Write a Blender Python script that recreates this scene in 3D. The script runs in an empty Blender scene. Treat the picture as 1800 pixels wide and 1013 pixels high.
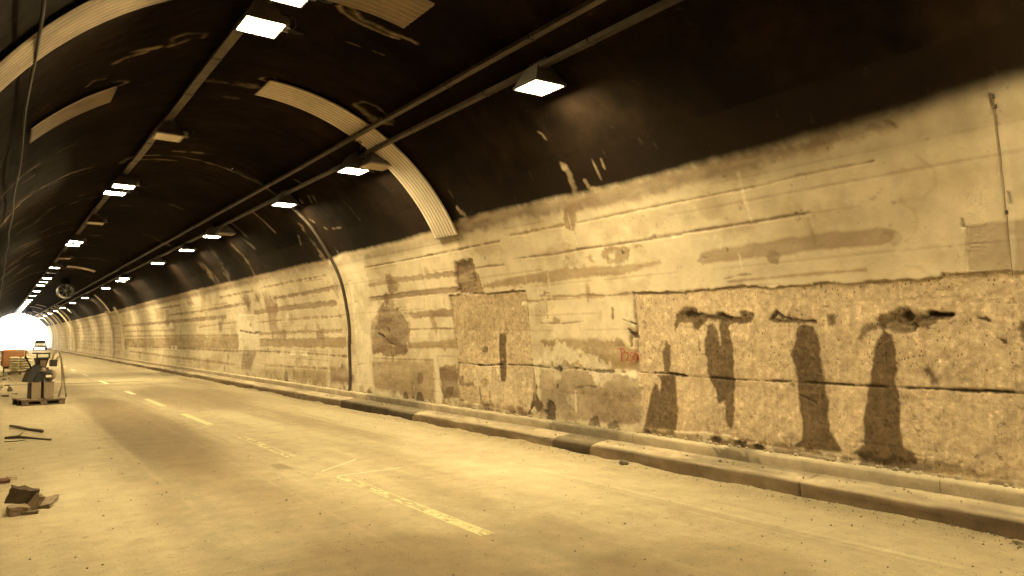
import bpy, bmesh, math, random
import numpy as np
from mathutils import Vector, Matrix
random.seed(7)
sc = bpy.context.scene
# ------------------------------------------------------------------ camera
cam_d = bpy.data.cameras.new("camera"); cam = bpy.data.objects.new("camera", cam_d)
sc.collection.objects.link(cam); sc.camera = cam
cam.location = (0, 0, 1.6); cam_d.lens = 26.0; cam_d.sensor_width = 36.0
cam.rotation_euler = (math.radians(93.938), 0, math.radians(-34.928))
cam_d.clip_start = 0.05; cam_d.clip_end = 6000
# ------------------------------------------------------------------ sky, sun, exposure
SUN_EL, SUN_AZ = math.radians(22), math.radians(12)      # azimuth measured from +Y towards +X
w = bpy.data.worlds.new("World"); sc.world = w; w.use_nodes = True
nt = w.node_tree; bg = nt.nodes['Background']
sky = nt.nodes.new('ShaderNodeTexSky'); sky.sky_type = 'NISHITA'; sky.sun_disc = False
sky.sun_elevation = SUN_EL; sky.sun_rotation = SUN_AZ
nt.links.new(sky.outputs[0], bg.inputs[0]); bg.inputs[1].default_value = 0.15
sd = bpy.data.lights.new("sun", 'SUN'); sd.energy = 5; sd.angle = math.radians(0.5); sd.color = (1, .96, .9)
sun = bpy.data.objects.new("sun", sd); sc.collection.objects.link(sun)
sv = Vector((math.sin(SUN_AZ)*math.cos(SUN_EL), math.cos(SUN_AZ)*math.cos(SUN_EL), math.sin(SUN_EL)))
sun.rotation_euler = sv.to_track_quat('Z', 'Y').to_euler()
sc.view_settings.view_transform = 'Standard'; sc.view_settings.look = 'None'
sc.view_settings.gamma = 1; sc.view_settings.use_curve_mapping = False
sc.view_settings.exposure = 4.5
LAMP_POWER = 19.5; LAMP_COL = (1.0, .80, .41)
sc.cycles.max_bounces = 6; sc.cycles.diffuse_bounces = 4
XC, ZC, RR = 3.17, 1.63, 3.98          # vault: centre line and radius
Y0, Y1 = -90.0, 141.0                  # tunnel behind the camera .. portal
WALL=[('p',[(3.452,3.541),(3.588,3.61),(4.424,3.602),(5.668,3.64),(6.909,3.613),(7.931,3.628),(9.745,3.678),(11.149,3.707),(11.464,3.482),(10.46,3.435),(9.572,3.498),(8.188,3.433),(7.033,3.398),(5.598,3.442),(4.48,3.46),(3.854,3.486),(3.566,3.517)],'brown',0.75,0.03,0.03,0,0),  # bands under the paint line: unlit plaster, its shade put into the brown
('p',[(11.236,3.718),(13.538,3.58),(14.94,3.571),(16.446,3.652),(16.724,3.441),(15.165,3.372),(13.762,3.365),(11.581,3.465)],'brown',0.4,0.03,0.04,0,0),
('p',[(17.383,3.632),(23.479,3.657),(33.293,3.655),(54.473,3.682),(55.966,3.319),(33.995,3.38),(23.967,3.391),(20.903,3.474),(17.58,3.402)],'brown',0.7,0.04,0.04,0,0),
('p',[(6.041,2.631),(5.944,2.657),(5.154,2.68),(4.428,2.69),(3.964,2.67),(3.807,2.66),(3.66,2.624),(3.659,2.569),(3.713,2.528),(3.931,2.512),(4.46,2.525),(5.191,2.509),(6.041,2.501),(6.109,2.542)],'brown',0.62,0.012,0.012,-0.004,0),
('p',[(10.957,2.561),(10.056,2.629),(9.12,2.645),(8.558,2.654),(7.351,2.607),(6.714,2.621),(6.669,2.567),(7.383,2.486),(8.609,2.489),(10.106,2.482),(10.981,2.493)],'ochre',0.85,0.02,0.012,0,0),
('l',[(15.678,2.824),(14.154,2.846),(11.797,2.817)],0.1,'brown',0.7,0.02,0,0),
('l',[(15.808,2.505),(13.452,2.531),(11.93,2.518)],0.11,'brown',0.9,0.01,-0.01,0),
('p',[(14.182,2.152),(13.161,2.172),(12.175,2.177),(12.169,2.022),(13.19,2.031),(13.727,2.032)],'brown',0.8,0.02,0.012,0,0),
('l',[(13.97,1.798),(12.824,1.805),(12.122,1.797)],0.035,'brown',0.8,0.01,0,0),
('p',[(14.072,1.518),(13.228,1.56),(12.095,1.58),(12.081,1.429),(13.242,1.406),(14.039,1.41)],'ochre',0.9,0.02,0.012,0,0),
('l',[(15.835,1.159),(14.557,1.166),(13.025,1.181)],0.03,'brown',0.7,0.01,0,0),
('l',[(15.629,3.211),(13.457,3.203),(11.559,3.203),(10.118,3.221)],0.025,'brown',0.8,0.01,-0.01,0),
('l',[(11.114,2.851),(10.738,2.855),(10.217,2.836)],0.03,'brown',0.8,0.01,-0.01,0),
('l',[(9.728,2.903),(8.753,2.881),(8.125,2.897),(7.528,2.89),(6.25,2.89)],0.022,'brown',0.85,0.01,-0.012,0),
('l',[(6.246,2.902),(5.499,2.906),(5.097,2.906),(4.513,2.912)],0.022,'brown',0.9,0.008,-0.012,0),
('l',[(4.513,2.912),(3.955,2.906)],0.012,'brown',0.4,0.005,0,0),
('l',[(9.788,3.271),(9.273,3.266),(8.411,3.269)],0.035,'ochre',0.9,0.015,-0.01,0),
('l',[(8.112,3.258),(7.522,3.265),(6.855,3.267),(6.106,3.275)],0.018,'brown',0.8,0.01,-0.01,0),
('l',[(6.107,3.271),(5.513,3.271),(5.032,3.269),(4.586,3.29),(4.058,3.289),(3.719,3.285)],0.016,'brown',0.85,0.008,-0.01,0),
('l',[(5.697,2.276),(5.23,2.28),(4.729,2.289),(4.004,2.287)],0.03,'brown',0.6,0.008,0,0),
('l',[(9.919,2.204),(9.487,2.2),(8.685,2.238),(8.151,2.201),(7.336,2.211)],0.03,'ochre',0.7,0.02,-0.006,0),
('l',[(12.65,3.229),(11.243,3.228),(10.102,3.209)],0.018,'brown',0.6,0.01,0,0),
('l',[(3.687,2.492),(3.645,2.511),(3.619,2.537),(3.613,2.568),(3.627,2.598),(3.659,2.626),(3.707,2.648),(3.764,2.661)],0.008,'brown',0.7,0.002,-0.003,0),
('l',[(3.524,3.604),(3.467,3.558),(3.432,3.525)],0.008,'brown',0.6,0.002,-0.003,0),
('l',[(3.704,2.507),(3.668,2.522),(3.647,2.544),(3.642,2.568),(3.653,2.593),(3.68,2.616),(3.72,2.634),(3.768,2.645)],0.008,'brown',0.7,0.002,-0.003,0),
('l',[(3.504,3.6),(3.451,3.555),(3.425,3.524)],0.008,'brown',0.6,0.002,-0.003,0),
('l',[(3.72,2.522),(3.692,2.534),(3.675,2.55),(3.67,2.569),(3.68,2.588),(3.702,2.606),(3.733,2.62),(3.771,2.628)],0.008,'brown',0.7,0.002,-0.003,0),
('l',[(3.483,3.595),(3.436,3.551),(3.419,3.522)],0.008,'brown',0.6,0.002,-0.003,0),
('l',[(3.736,2.537),(3.715,2.545),(3.703,2.556),(3.7,2.57),(3.707,2.583),(3.723,2.596),(3.747,2.606),(3.775,2.612)],0.008,'brown',0.7,0.002,-0.003,0),
('l',[(3.463,3.591),(3.421,3.548),(3.412,3.521)],0.008,'brown',0.6,0.002,-0.003,0),
('l',[(3.552,2.894),(3.446,2.789),(3.43,2.679),(3.503,2.561),(3.584,2.514)],0.02,'ochre',0.3,0.01,0,0),
('l',[(3.335,3.277),(3.202,3.116),(3.211,2.998),(3.356,2.882),(3.552,2.894)],0.02,'ochre',0.3,0.01,0,0),
('l',[(3.614,2.294),(3.488,2.275),(3.374,2.184)],0.02,'ochre',0.3,0.01,0,0),
('p',[(3.741,2.977),(3.513,2.906),(3.431,2.769),(3.459,2.61),(3.605,2.368),(3.621,2.239),(5.498,2.286),(4.858,2.859),(4.171,2.87)],'ochre',0.22,0.05,0.08,0,0),
('p',[(3.033,2.603),(2.782,2.597),(2.578,2.603),(2.349,2.605),(2.398,2.156),(3.056,2.197),(3.052,2.406)],'brown',0.5,0.006,0.01,-0.004,0),
('l',[(3.056,2.666),(3.05,2.596)],0.03,'dark',0.7,0.01,-0.01,0),
('l',[(2.64,3.594),(2.622,3.492)],0.03,'dark',0.7,0.01,-0.01,0),
('l',[(2.663,2.834),(2.66,2.761)],0.03,'dark',0.7,0.01,-0.01,0),
('p',[(3.491,3.583),(2.394,3.57),(2.432,3.411),(3.326,3.45)],'ochre',0.3,0.08,0.08,0,0),
('l',[(23.602,3.201),(20.289,3.213),(17.992,3.208)],0.05,'brown',0.75,0.03,-0.008,0),
('l',[(22.784,2.829),(20.046,2.846),(17.786,2.878)],0.1,'brown',0.75,0.03,-0.008,0),
('l',[(25.032,2.468),(20.927,2.51),(17.931,2.504)],0.16,'brown',0.75,0.03,-0.008,0),
('l',[(24.687,2.135),(20.45,2.165),(17.669,2.16)],0.05,'ochre',0.75,0.03,-0.008,0),
('l',[(24.761,1.763),(20.523,1.791),(17.733,1.8)],0.1,'ochre',0.75,0.03,-0.008,0),
('l',[(24.61,1.465),(20.541,1.479),(17.551,1.508)],0.26,'ochre',0.75,0.03,-0.008,0),
('l',[(24.644,1.192),(20.574,1.192),(17.298,1.163)],0.05,'brown',0.75,0.03,-0.008,0),
('l',[(24.125,0.737),(18.599,0.822)],0.05,'ochre',0.75,0.03,-0.008,0),
('l',[(55.85,2.472),(40.372,2.44),(28.8,2.424)],0.16,'brown',0.75,0.03,-0.008,0),
('l',[(42.164,3.141),(36.058,3.127)],0.08,'brown',0.75,0.03,-0.008,0),
('l',[(28.873,3.142),(24.49,3.163)],0.07,'brown',0.75,0.03,-0.008,0),
('l',[(39.184,2.765),(31.875,2.757),(25.278,2.803)],0.1,'brown',0.75,0.03,-0.008,0),
('l',[(33.518,2.101),(27.657,2.189)],0.08,'ochre',0.75,0.03,-0.008,0),
('l',[(56.362,1.781),(38.795,1.751),(27.353,1.723)],0.1,'ochre',0.75,0.03,-0.008,0),
('l',[(56.403,1.37),(38.821,1.421),(27.371,1.468)],0.5,'ochre',0.75,0.03,-0.008,0),
('l',[(53.682,1.106),(35.46,1.165),(27.415,1.143)],0.08,'brown',0.75,0.03,-0.008,0),
('l',[(53.607,0.793),(35.407,0.706),(27.779,0.656)],0.1,'ochre',0.75,0.03,-0.008,0),
('l',[(56.254,2.089),(38.743,2.022)],0.1,'ochre',0.75,0.03,-0.008,0),
('p',[(26.039,3.09),(25.297,3.09),(25.227,2.851),(25.537,2.508),(25.805,2.516),(25.855,2.774),(26.108,2.887)],'brown',0.9,0.07,0.05,0,0),
('p',[(24.452,3.063),(24.032,2.995),(24.241,2.713),(24.722,2.83)],'brown',0.9,0.07,0.05,0,0),
('p',[(23.614,3.069),(22.873,2.893),(22.528,2.602),(22.866,2.289),(22.919,1.823),(23.461,1.589),(23.598,1.924),(23.726,2.646)],'brown',0.85,0.07,0.05,0,0),
('p',[(22.974,1.964),(22.108,1.907),(21.98,1.635),(22.857,1.542)],'brown',0.5,0.07,0.05,0,0),
('p',[(18.496,0.884),(17.292,0.884),(17.002,0.674),(17.324,0.475),(18.476,0.455)],'brown',0.8,0.07,0.05,0,0),
('p',[(19.555,1.837),(19.045,1.832),(18.997,1.591),(19.566,1.57)],'brown',0.6,0.07,0.05,0,0),
('p',[(19.42,1.979),(19.253,1.956),(19.326,1.835),(19.497,1.836)],'dark',0.5,0.07,0.05,0,0),
('p',[(21.465,0.728),(18.813,0.795),(18.793,0.361),(21.442,0.355)],'ochre',0.8,0.07,0.05,0,0),
('p',[(34.362,3.454),(33.5,3.433),(33.378,3.059),(34.556,3.071)],'brown',0.7,0.07,0.05,0,0),
('p',[(39.792,3.079),(39.014,2.98),(40.227,2.112),(40.861,2.35)],'brown',0.6,0.07,0.05,0,0),
('p',[(42.542,3.169),(40.166,3.091),(41.02,2.583),(43.115,2.628)],'ochre',0.6,0.07,0.05,0,0),
('p',[(31.565,3.414),(30.736,3.373),(32.011,2.638),(32.525,2.777)],'ochre',0.7,0.07,0.05,0,0),
('p',[(30.034,2.29),(29.31,2.333),(29.614,1.76),(30.07,1.88)],'brown',0.6,0.07,0.05,0,0),
('p',[(26.821,1.109),(25.166,1.134),(25.827,0.507),(26.967,0.573)],'brown',0.7,0.07,0.05,0,0),
('p',[(24.447,0.654),(21.461,0.662),(21.577,0.349),(24.933,0.39)],'ochre',0.5,0.07,0.05,0,0),
('p',[(30.021,1.059),(29.552,1.009),(29.945,0.361),(33.566,0.362),(33.046,0.695)],'ochre',0.5,0.07,0.05,0,0),
('p',[(51.907,3.288),(50.185,3.237),(51.607,2.62),(53.162,2.647)],'ochre',0.5,0.07,0.05,0,0),
('p',[(17.625,3.063),(17.405,2.975),(17.718,2.693),(17.787,2.81)],'brown',0.6,0.07,0.05,0,0),
('p',[(27.094,2.458),(24.908,2.389),(24.641,1.217),(27.369,1.181)],'pale',0.8,0.01,0.01,0.02,0),
('p',[(21.75,1.232),(21.21,1.248),(21.222,1.099),(21.76,1.097)],'pale',0.9,0.005,0.01,0.01,0),
('p',[(20.795,1.253),(20.257,1.252),(20.27,1.104),(20.808,1.107)],'pale',0.9,0.005,0.01,0.01,0),
('p',[(39.79,1.268),(39.219,1.272),(39.235,1.08),(39.806,1.088)],'pale',0.9,0.005,0.01,0.01,0),
('p',[(38.846,1.275),(38.193,1.265),(38.208,1.077),(38.863,1.084)],'pale',0.9,0.005,0.01,0.01,0),
('p',[(39.623,2.404),(38.545,2.348),(38.785,2.096),(39.818,2.145)],'pale',0.9,0.005,0.01,0.01,0),
('l',[(27.04,1.898),(26.185,1.823),(25.28,1.781),(24.758,1.812)],0.05,'dark',0.8,0.03,-0.02,0),
('l',[(30.18,0.353),(29.873,0.771)],0.06,'pale',0.7,0.03,0,0),
('l',[(18.63,0.33),(18.591,0.646)],0.07,'pale',0.7,0.03,0,0),
('l',[(21.644,0.345),(21.528,0.66)],0.05,'pale',0.5,0.03,0,0),
('p',[(15.749,2.057),(15.193,2.385),(14.524,2.236),(14.044,1.939),(13.993,1.618),(14.186,1.255),(15.026,1.198),(15.876,1.268),(15.999,1.708)],'brown',0.85,0.05,0.02,-0.006,0.7),
('l',[(15.58,1.728),(15.228,1.64),(14.995,1.514),(14.714,1.461)],0.04,'dark',0.9,0.02,-0.04,0),
('l',[(15.026,1.83),(14.984,1.703)],0.03,'dark',0.8,0.02,-0.03,0),
('p',[(14.714,3.005),(14.43,3.005),(14.417,2.863),(14.168,2.747),(14.329,2.615),(14.633,2.561),(14.774,2.659),(14.775,2.866)],'brown',0.8,0.03,0.015,0,0.5),
('p',[(15.324,2.433),(14.637,2.446),(14.59,2.32),(15.209,2.343)],'brown',0.6,0.04,0.012,0,0),
('p',[(11.674,3.033),(11.564,2.989),(11.293,3.051),(11.127,3.003),(11.153,2.837),(11.112,2.599),(11.014,2.391),(11.29,2.422),(11.566,2.384),(11.816,2.449),(11.893,2.612),(11.889,2.841)],'brown',0.8,0.04,0.015,-0.05,1),
('p',[(11.262,2.812),(11.076,2.731),(11.034,2.426),(11.29,2.422)],'ochre',0.8,0.03,0.02,-0.01,0.5),
('l',[(11.341,2.97),(11.285,2.831),(11.267,2.66)],0.035,'dark',0.9,0.03,-0.04,0),
('l',[(11.638,2.978),(11.814,2.783),(11.839,2.538)],0.03,'dark',0.6,0.03,-0.03,0),
('p',[(12.861,1.279),(12.759,1.057),(12.136,1.112),(12.046,0.508),(12.563,0.438),(12.754,0.722)],'brown',0.9,0.03,0.015,0,0.4),
('p',[(12.529,0.697),(12.203,0.695),(12.237,0.532),(12.527,0.532)],'dark',0.5,0.03,0.012,0,0),
('p',[(12.952,1.126),(12.76,1.131),(12.712,0.355),(12.902,0.379)],'pale',0.6,0.04,0.02,0,0),
('p',[(16.048,1.089),(13.027,1.162),(12.902,0.341),(15.713,0.446)],'ochre',0.75,0.04,0.03,0,0.4),
('p',[(15.561,0.498),(14.55,0.695),(13.504,0.646),(12.902,0.379),(13.665,0.327)],'brown',0.35,0.05,0.04,0,0),
('p',[(15.77,2.582),(15.324,2.433),(15.84,1.707),(16.036,1.266)],'pale',0.3,0.05,0.05,0,0),
('l',[(13.102,2.075),(12.895,1.881),(12.829,1.617)],0.12,'ochre',0.6,0.04,0,0),
('p',[(8.262,3.536),(8.019,3.502),(8.103,3.275),(8.207,3.122),(8.241,3.181),(8.331,3.181),(8.388,3.244),(8.344,3.394)],'ochre',0.95,0.03,0.012,0,0),
('p',[(8.336,3.612),(7.511,3.563),(7.537,3.495),(7.629,3.477),(7.635,3.384),(7.707,3.457),(8.406,3.513)],'brown',0.5,0.04,0.03,0,0),
('p',[(7.724,2.884),(7.585,2.908),(7.397,2.819),(7.219,2.802),(7.276,2.671),(7.558,2.609),(7.734,2.667),(7.788,2.781)],'ochre',0.9,0.05,0.012,0,0.5),
('p',[(7.661,2.791),(7.529,2.8),(7.533,2.693),(7.661,2.693)],'cream',0.9,0.03,0.012,0,0),
('p',[(8.135,2.779),(7.99,2.799),(8.009,2.745),(7.957,2.696),(8.067,2.728),(8.072,2.762)],'ochre',0.9,0.02,0.012,0,0),
('l',[(7.093,2.821),(7.026,2.845),(6.977,2.819)],0.03,'ochre',0.8,0.01,0,0),
('p',[(8.639,2.882),(8.337,2.899),(8.287,2.644),(8.571,2.666)],'ochre',0.4,0.1,0.04,0,0.4),
('l',[(8.713,2.441),(8.686,2.321)],0.02,'ochre',0.7,0.02,0,0),
('l',[(8.223,2.434),(8.245,2.16)],0.03,'ochre',0.7,0.03,0,0),
('l',[(9.267,2.351),(9.236,1.954)],0.025,'ochre',0.7,0.03,0,0),
('p',[(9.568,2.136),(9.287,2.276),(9.208,2.183),(9.24,1.974),(9.555,1.828)],'ochre',0.35,0.05,0.03,0,0.4),
('p',[(9.448,1.592),(8.25,1.593),(7.542,1.568),(7.48,1.506),(7.289,1.447),(7.281,1.159),(9.487,1.133)],'ochre',0.92,0.03,0.015,0,0.5),
('p',[(9.487,1.133),(7.282,1.144),(7.233,0.844),(7.252,0.438),(8.395,0.395),(9.49,0.368)],'brown',0.62,0.03,0.02,0,0.6),
('p',[(8.493,0.833),(7.448,0.831),(7.281,0.48),(8.196,0.413)],'brown',0.5,0.08,0.05,0,0.5),
('p',[(9.454,1.527),(9.108,1.494),(8.622,1.43),(7.979,1.31),(7.941,1.183),(8.802,1.189),(9.478,1.241)],'pale',0.6,0.12,0.02,0,0.4),
('p',[(7.759,1.126),(7.354,1.165),(7.271,1.099),(7.315,1.036),(7.713,1.096)],'pale',0.95,0.03,0.012,0.01,0),
('p',[(8.287,1.106),(7.759,1.094),(7.807,0.966),(8.14,0.982)],'pale',0.6,0.08,0.012,0,0),
('p',[(7.376,2.045),(7.295,1.996),(7.294,1.721),(7.484,1.847),(7.526,1.879),(7.412,1.907)],'pale',0.8,0.03,0.012,0.01,0),
('l',[(7.536,1.864),(7.396,1.83),(7.277,1.797)],0.03,'dark',0.9,0.02,-0.04,0),
('l',[(7.446,1.723),(7.361,1.66),(7.255,1.614)],0.05,'dark',0.8,0.03,-0.05,0),
('l',[(7.405,1.63),(7.392,1.507)],0.06,'brown',0.9,0.03,-0.03,0),
('l',[(7.16,1.825),(7.109,1.779),(7.144,1.735)],0.03,'dark',0.9,0.01,-0.02,0),
('l',[(7.096,1.674),(7.11,1.569)],0.03,'dark',0.9,0.01,-0.02,0),
('l',[(7.739,2.026),(7.743,1.9)],0.045,'brown',0.9,0.01,-0.01,0),
('l',[(9.436,1.85),(8.867,1.833),(8.388,1.858)],0.02,'brown',0.7,0.01,-0.008,0),
('l',[(9.372,2.277),(8.544,2.238),(8.336,2.244),(7.805,2.209),(7.306,2.225)],0.018,'ochre',0.8,0.01,-0.008,0),
('l',[(8.623,0.825),(8.61,0.526)],0.03,'pale',0.7,0.02,0,0),
('l',[(7.998,1.551),(7.725,1.552),(7.545,1.537)],0.03,'brown',0.6,0.04,0,0),
('p',[(12.216,2.414),(11.693,2.407),(10.677,2.391),(9.936,2.385),(9.79,2.368),(9.758,2.236),(9.765,2.05),(9.728,1.676),(9.705,1.165),(9.682,0.874),(9.694,0.505),(9.92,0.349),(10.474,0.367),(11.01,0.408),(11.99,0.441),(12.119,0.754),(12.047,1.186),(12.145,1.761),(12.2,2.051)],'shot',1,0.012,0.008,0,1),
('p',[(7.297,2.225),(6.852,2.193),(6.426,2.186),(5.958,2.198),(5.529,2.2),(5.154,2.184),(5.198,2.167),(4.423,2.182),(4.015,2.162),(3.304,2.159),(3.278,2.192),(2.627,2.173),(2.502,2.176),(2.603,0.364),(2.727,0.382),(3.081,0.366),(3.62,0.343),(4.274,0.349),(5.003,0.387),(5.641,0.412),(5.823,0.455),(6.488,0.426),(7.24,0.409),(7.246,0.844),(7.282,1.144),(7.298,1.447),(7.294,1.721)],'shot',1,0.012,0.008,0,1),
('p',[(11.769,2.111),(11.365,2.133),(11.111,2.118),(10.774,1.881),(10.785,1.681),(11.296,1.478),(11.678,1.616)],'ochre',0.35,0.1,0.05,-0.004,0.6),
('p',[(11.996,1.116),(9.708,1.119),(9.709,0.535),(10.417,0.42),(11.197,0.562),(11.96,0.974)],'cream',0.35,0.08,0.05,0,0),
('l',[(10.506,2.366),(10.501,2.138),(10.479,1.876),(10.431,1.712)],0.03,'ochre',0.6,0.03,-0.006,0),
('l',[(11.176,2.11),(11.11,2.125)],0.03,'pale',0.8,0.02,0,0),
('p',[(10.665,1.697),(10.46,1.696),(10.471,1.175),(10.521,0.881),(10.638,0.866),(10.678,1.153),(10.679,1.483)],'wet',0.95,0.015,0.01,0,0),
('p',[(11.237,1.427),(11.045,1.463),(11.053,1.379),(11.213,1.336)],'dark',0.7,0.03,0.01,-0.01,0),
('l',[(10.785,1.632),(10.776,1.532)],0.03,'dark',0.7,0.01,-0.01,0),
('p',[(12.05,0.882),(11.925,0.887),(11.923,0.763),(11.586,0.832),(11.52,0.749),(11.786,0.707),(12.027,0.758)],'wet',0.7,0.03,0.012,0,0),
('l',[(11.325,0.708),(11.292,0.522),(11.228,0.442)],0.05,'wet',0.6,0.03,0,0),
('l',[(11.01,0.641),(10.979,0.443)],0.03,'wet',0.6,0.03,0,0),
('p',[(11.717,0.459),(9.71,0.443),(9.71,0.321),(11.851,0.345)],'ochre',0.8,0.05,0.03,0.0,0.8),
('l',[(9.79,2.368),(9.758,2.236),(9.765,2.05),(9.728,1.676),(9.705,1.165),(9.682,0.874),(9.694,0.505),(9.92,0.349),(10.474,0.367)],0.03,'dark',0.75,0.015,-0.02,0),  # patch edge lines: shadow of the recessed rim put into their colour
('l',[(12.216,2.414),(11.693,2.407),(10.677,2.391),(9.936,2.385),(9.79,2.368)],0.016,'dark',0.4,0.012,-0.015,0),
('l',[(11.01,0.408),(11.99,0.441),(12.119,0.754),(12.047,1.186),(12.145,1.761),(12.2,2.051),(12.216,2.414)],0.02,'brown',0.7,0.015,-0.01,0),
('l',[(7.297,2.225),(6.852,2.193),(6.426,2.186),(5.958,2.198),(5.529,2.2),(5.154,2.184),(5.198,2.167),(4.423,2.182),(4.015,2.162),(3.304,2.159),(3.278,2.192)],0.016,'dark',0.35,0.02,-0.008,0),
('l',[(7.246,0.844),(7.282,1.144),(7.298,1.447),(7.294,1.721),(7.297,2.225)],0.02,'brown',0.6,0.02,-0.01,0),
('p',[(12.216,2.414),(9.78,2.368),(9.74,1.769),(10.204,1.678),(10.547,1.713),(11.281,1.753),(12.161,1.725)],'ochre',0.45,0.03,0.03,0,0),
('p',[(9.692,1.12),(9.63,0.999),(9.595,0.756),(9.404,0.557),(9.505,0.444),(9.71,0.367),(10.001,0.311),(9.788,0.498),(9.709,0.75)],'wet',0.95,0.03,0.012,0,0),
('p',[(9.405,0.467),(9.28,0.64),(9.159,0.634),(9.088,0.551),(9.113,0.285),(9.331,0.294)],'dark',0.8,0.04,0.012,-0.03,0.8),
('p',[(9.071,0.889),(9.014,0.907),(9.024,0.848),(9.081,0.83)],'dark',0.7,0.01,0.012,0,0),
('p',[(9.698,1.243),(8.773,1.222),(8.78,1.092),(9.452,1.097)],'pale',0.4,0.08,0.03,0,0.5),
('p',[(6.58,1.91),(6.493,1.947),(6.298,1.964),(6.2,1.933),(5.855,1.909),(5.695,1.825),(5.374,1.888),(5.442,1.801),(5.666,1.771),(5.765,1.754),(5.864,1.783),(6.051,1.802),(6.25,1.711),(6.321,1.74),(6.299,1.823),(6.427,1.832),(6.541,1.811),(6.615,1.714),(6.62,1.772)],'wet',0.95,0.03,0.01,-0.012,1),
('l',[(6.528,1.891),(6.205,1.877),(5.86,1.847),(5.664,1.811),(5.487,1.828)],0.07,'wet',0.95,0.015,-0.01,1),
('l',[(6.384,1.904),(6.132,1.898),(5.924,1.887),(5.727,1.839)],0.035,'dark',0.9,0.03,-0.02,0),
('p',[(6.068,1.802),(5.999,1.79),(5.935,1.708),(5.894,1.532),(5.874,1.572),(5.897,1.788),(5.764,1.773),(5.712,1.52),(5.7,1.15),(5.747,0.883),(5.731,0.608),(5.795,0.515),(5.852,0.61),(5.862,0.876),(5.947,0.838),(6.011,1.001),(6.113,1.118),(6.124,1.297),(6.126,1.517),(6.09,1.709)],'wet',0.95,0.02,0.01,0,0),
('p',[(6.766,1.57),(6.711,1.512),(6.714,1.367),(6.753,1.163),(6.835,1.175),(6.836,1.423)],'wet',0.9,0.015,0.01,0,0),
('p',[(6.971,1.126),(6.643,1.139),(6.623,0.825),(6.61,0.541),(6.658,0.395),(6.717,0.332),(6.953,0.335),(7.228,0.381),(7.174,0.609),(7.109,0.763),(7.022,1.035),(6.941,1.009),(6.924,0.863),(6.9,1.04)],'wet',0.95,0.015,0.01,0,0),
('l',[(6.846,1.555),(6.916,1.422)],0.02,'dark',0.5,0.01,0,0),
('l',[(6.222,1.558),(6.222,1.46)],0.02,'wet',0.7,0.01,0,0),
('l',[(5.44,1.548),(5.441,1.444)],0.015,'wet',0.6,0.01,0,0),
('l',[(5.182,1.808),(5.094,1.891),(5.016,1.841),(4.907,1.811),(4.633,1.791)],0.05,'dark',0.85,0.02,-0.03,1),
('p',[(4.816,1.768),(4.65,1.751),(4.609,1.657),(4.586,1.55),(4.576,1.363),(4.555,1.152),(4.54,1.02),(4.499,0.944),(4.525,0.759),(4.465,0.582),(4.366,0.439),(4.667,0.415),(4.987,0.417),(4.844,0.514),(4.823,0.705),(4.858,0.892),(4.881,1.136),(4.901,1.3),(4.944,1.443),(4.872,1.576),(4.849,1.713)],'wet',0.96,0.012,0.008,0,0),
('p',[(4.482,1.855),(4.396,1.858),(4.382,1.76),(4.46,1.743)],'wet',0.9,0.01,0.012,0,0),
('p',[(3.922,1.777),(3.835,1.874),(3.64,1.868),(3.546,1.853),(3.407,1.866),(3.222,1.798),(3.356,1.766),(3.463,1.669),(3.555,1.686),(3.687,1.651),(3.797,1.664),(3.896,1.702)],'wet',0.8,0.03,0.01,-0.015,1),
('l',[(3.893,1.764),(3.742,1.786),(3.551,1.77),(3.387,1.813),(3.266,1.806)],0.07,'wet',0.9,0.02,-0.01,1),
('l',[(3.55,1.782),(3.409,1.838),(3.244,1.805)],0.035,'dark',0.9,0.03,-0.03,1),
('l',[(5.165,1.813),(4.908,1.791),(4.618,1.778)],0.045,'wet',0.9,0.012,-0.01,0),
('l',[(3.644,1.808),(3.455,1.827),(3.342,1.824)],0.05,'dark',0.95,0.04,-0.03,1),
('l',[(3.577,1.723),(3.461,1.709)],0.05,'dark',0.8,0.04,-0.02,1),
('l',[(3.884,1.69),(3.862,1.615)],0.06,'dark',0.7,0.03,-0.02,0),
('p',[(3.891,1.682),(3.798,1.64),(3.775,1.432),(3.797,1.212),(3.768,1.067),(3.764,0.826),(3.754,0.563),(3.636,0.524),(3.64,0.423),(3.959,0.355),(4.284,0.436),(4.139,0.542),(4.125,0.794),(4.09,1.048),(4.043,1.201),(4.002,1.428),(3.938,1.603)],'wet',0.96,0.012,0.008,0,0),
('p',[(4.167,1.598),(4.102,1.717),(4.048,1.747),(3.919,1.74),(3.96,1.698),(4.051,1.679),(4.109,1.585)],'wet',0.85,0.015,0.012,0,0),
('p',[(3.534,1.287),(3.471,1.36),(3.441,1.293),(3.385,1.23),(3.404,1.171),(3.467,1.175),(3.494,1.26)],'wet',0.85,0.015,0.012,0,0),
('l',[(3.012,1.782),(2.952,1.769)],0.03,'dark',0.8,0.02,-0.02,0),
('l',[(2.851,1.592),(2.823,1.559)],0.05,'dark',0.8,0.02,-0.03,0),
('l',[(2.679,1.731),(2.667,1.581)],0.05,'dark',0.6,0.03,-0.03,0),
('l',[(5.573,1.899),(5.415,1.88)],0.03,'dark',0.6,0.02,-0.02,0),
('l',[(4.876,1.0),(4.651,0.92)],0.015,'dark',0.7,0.01,-0.01,0),
('p',[(5.641,0.441),(5.295,0.431),(5.003,0.415),(4.271,0.425),(3.617,0.414),(3.089,0.453),(3.082,0.377),(3.621,0.319),(4.275,0.298),(5.006,0.305),(5.644,0.295)],'dark',0.55,0.05,0.02,-0.01,1),
('p',[(4.667,0.415),(4.353,0.42),(4.3,0.371),(4.581,0.373)],'pale',0.8,0.04,0.01,0.01,1),
('p',[(3.002,0.346),(2.95,0.402),(2.87,0.42),(2.804,0.387),(2.787,0.333),(2.973,0.329)],'dark',0.7,0.01,0.01,0,0),
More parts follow.
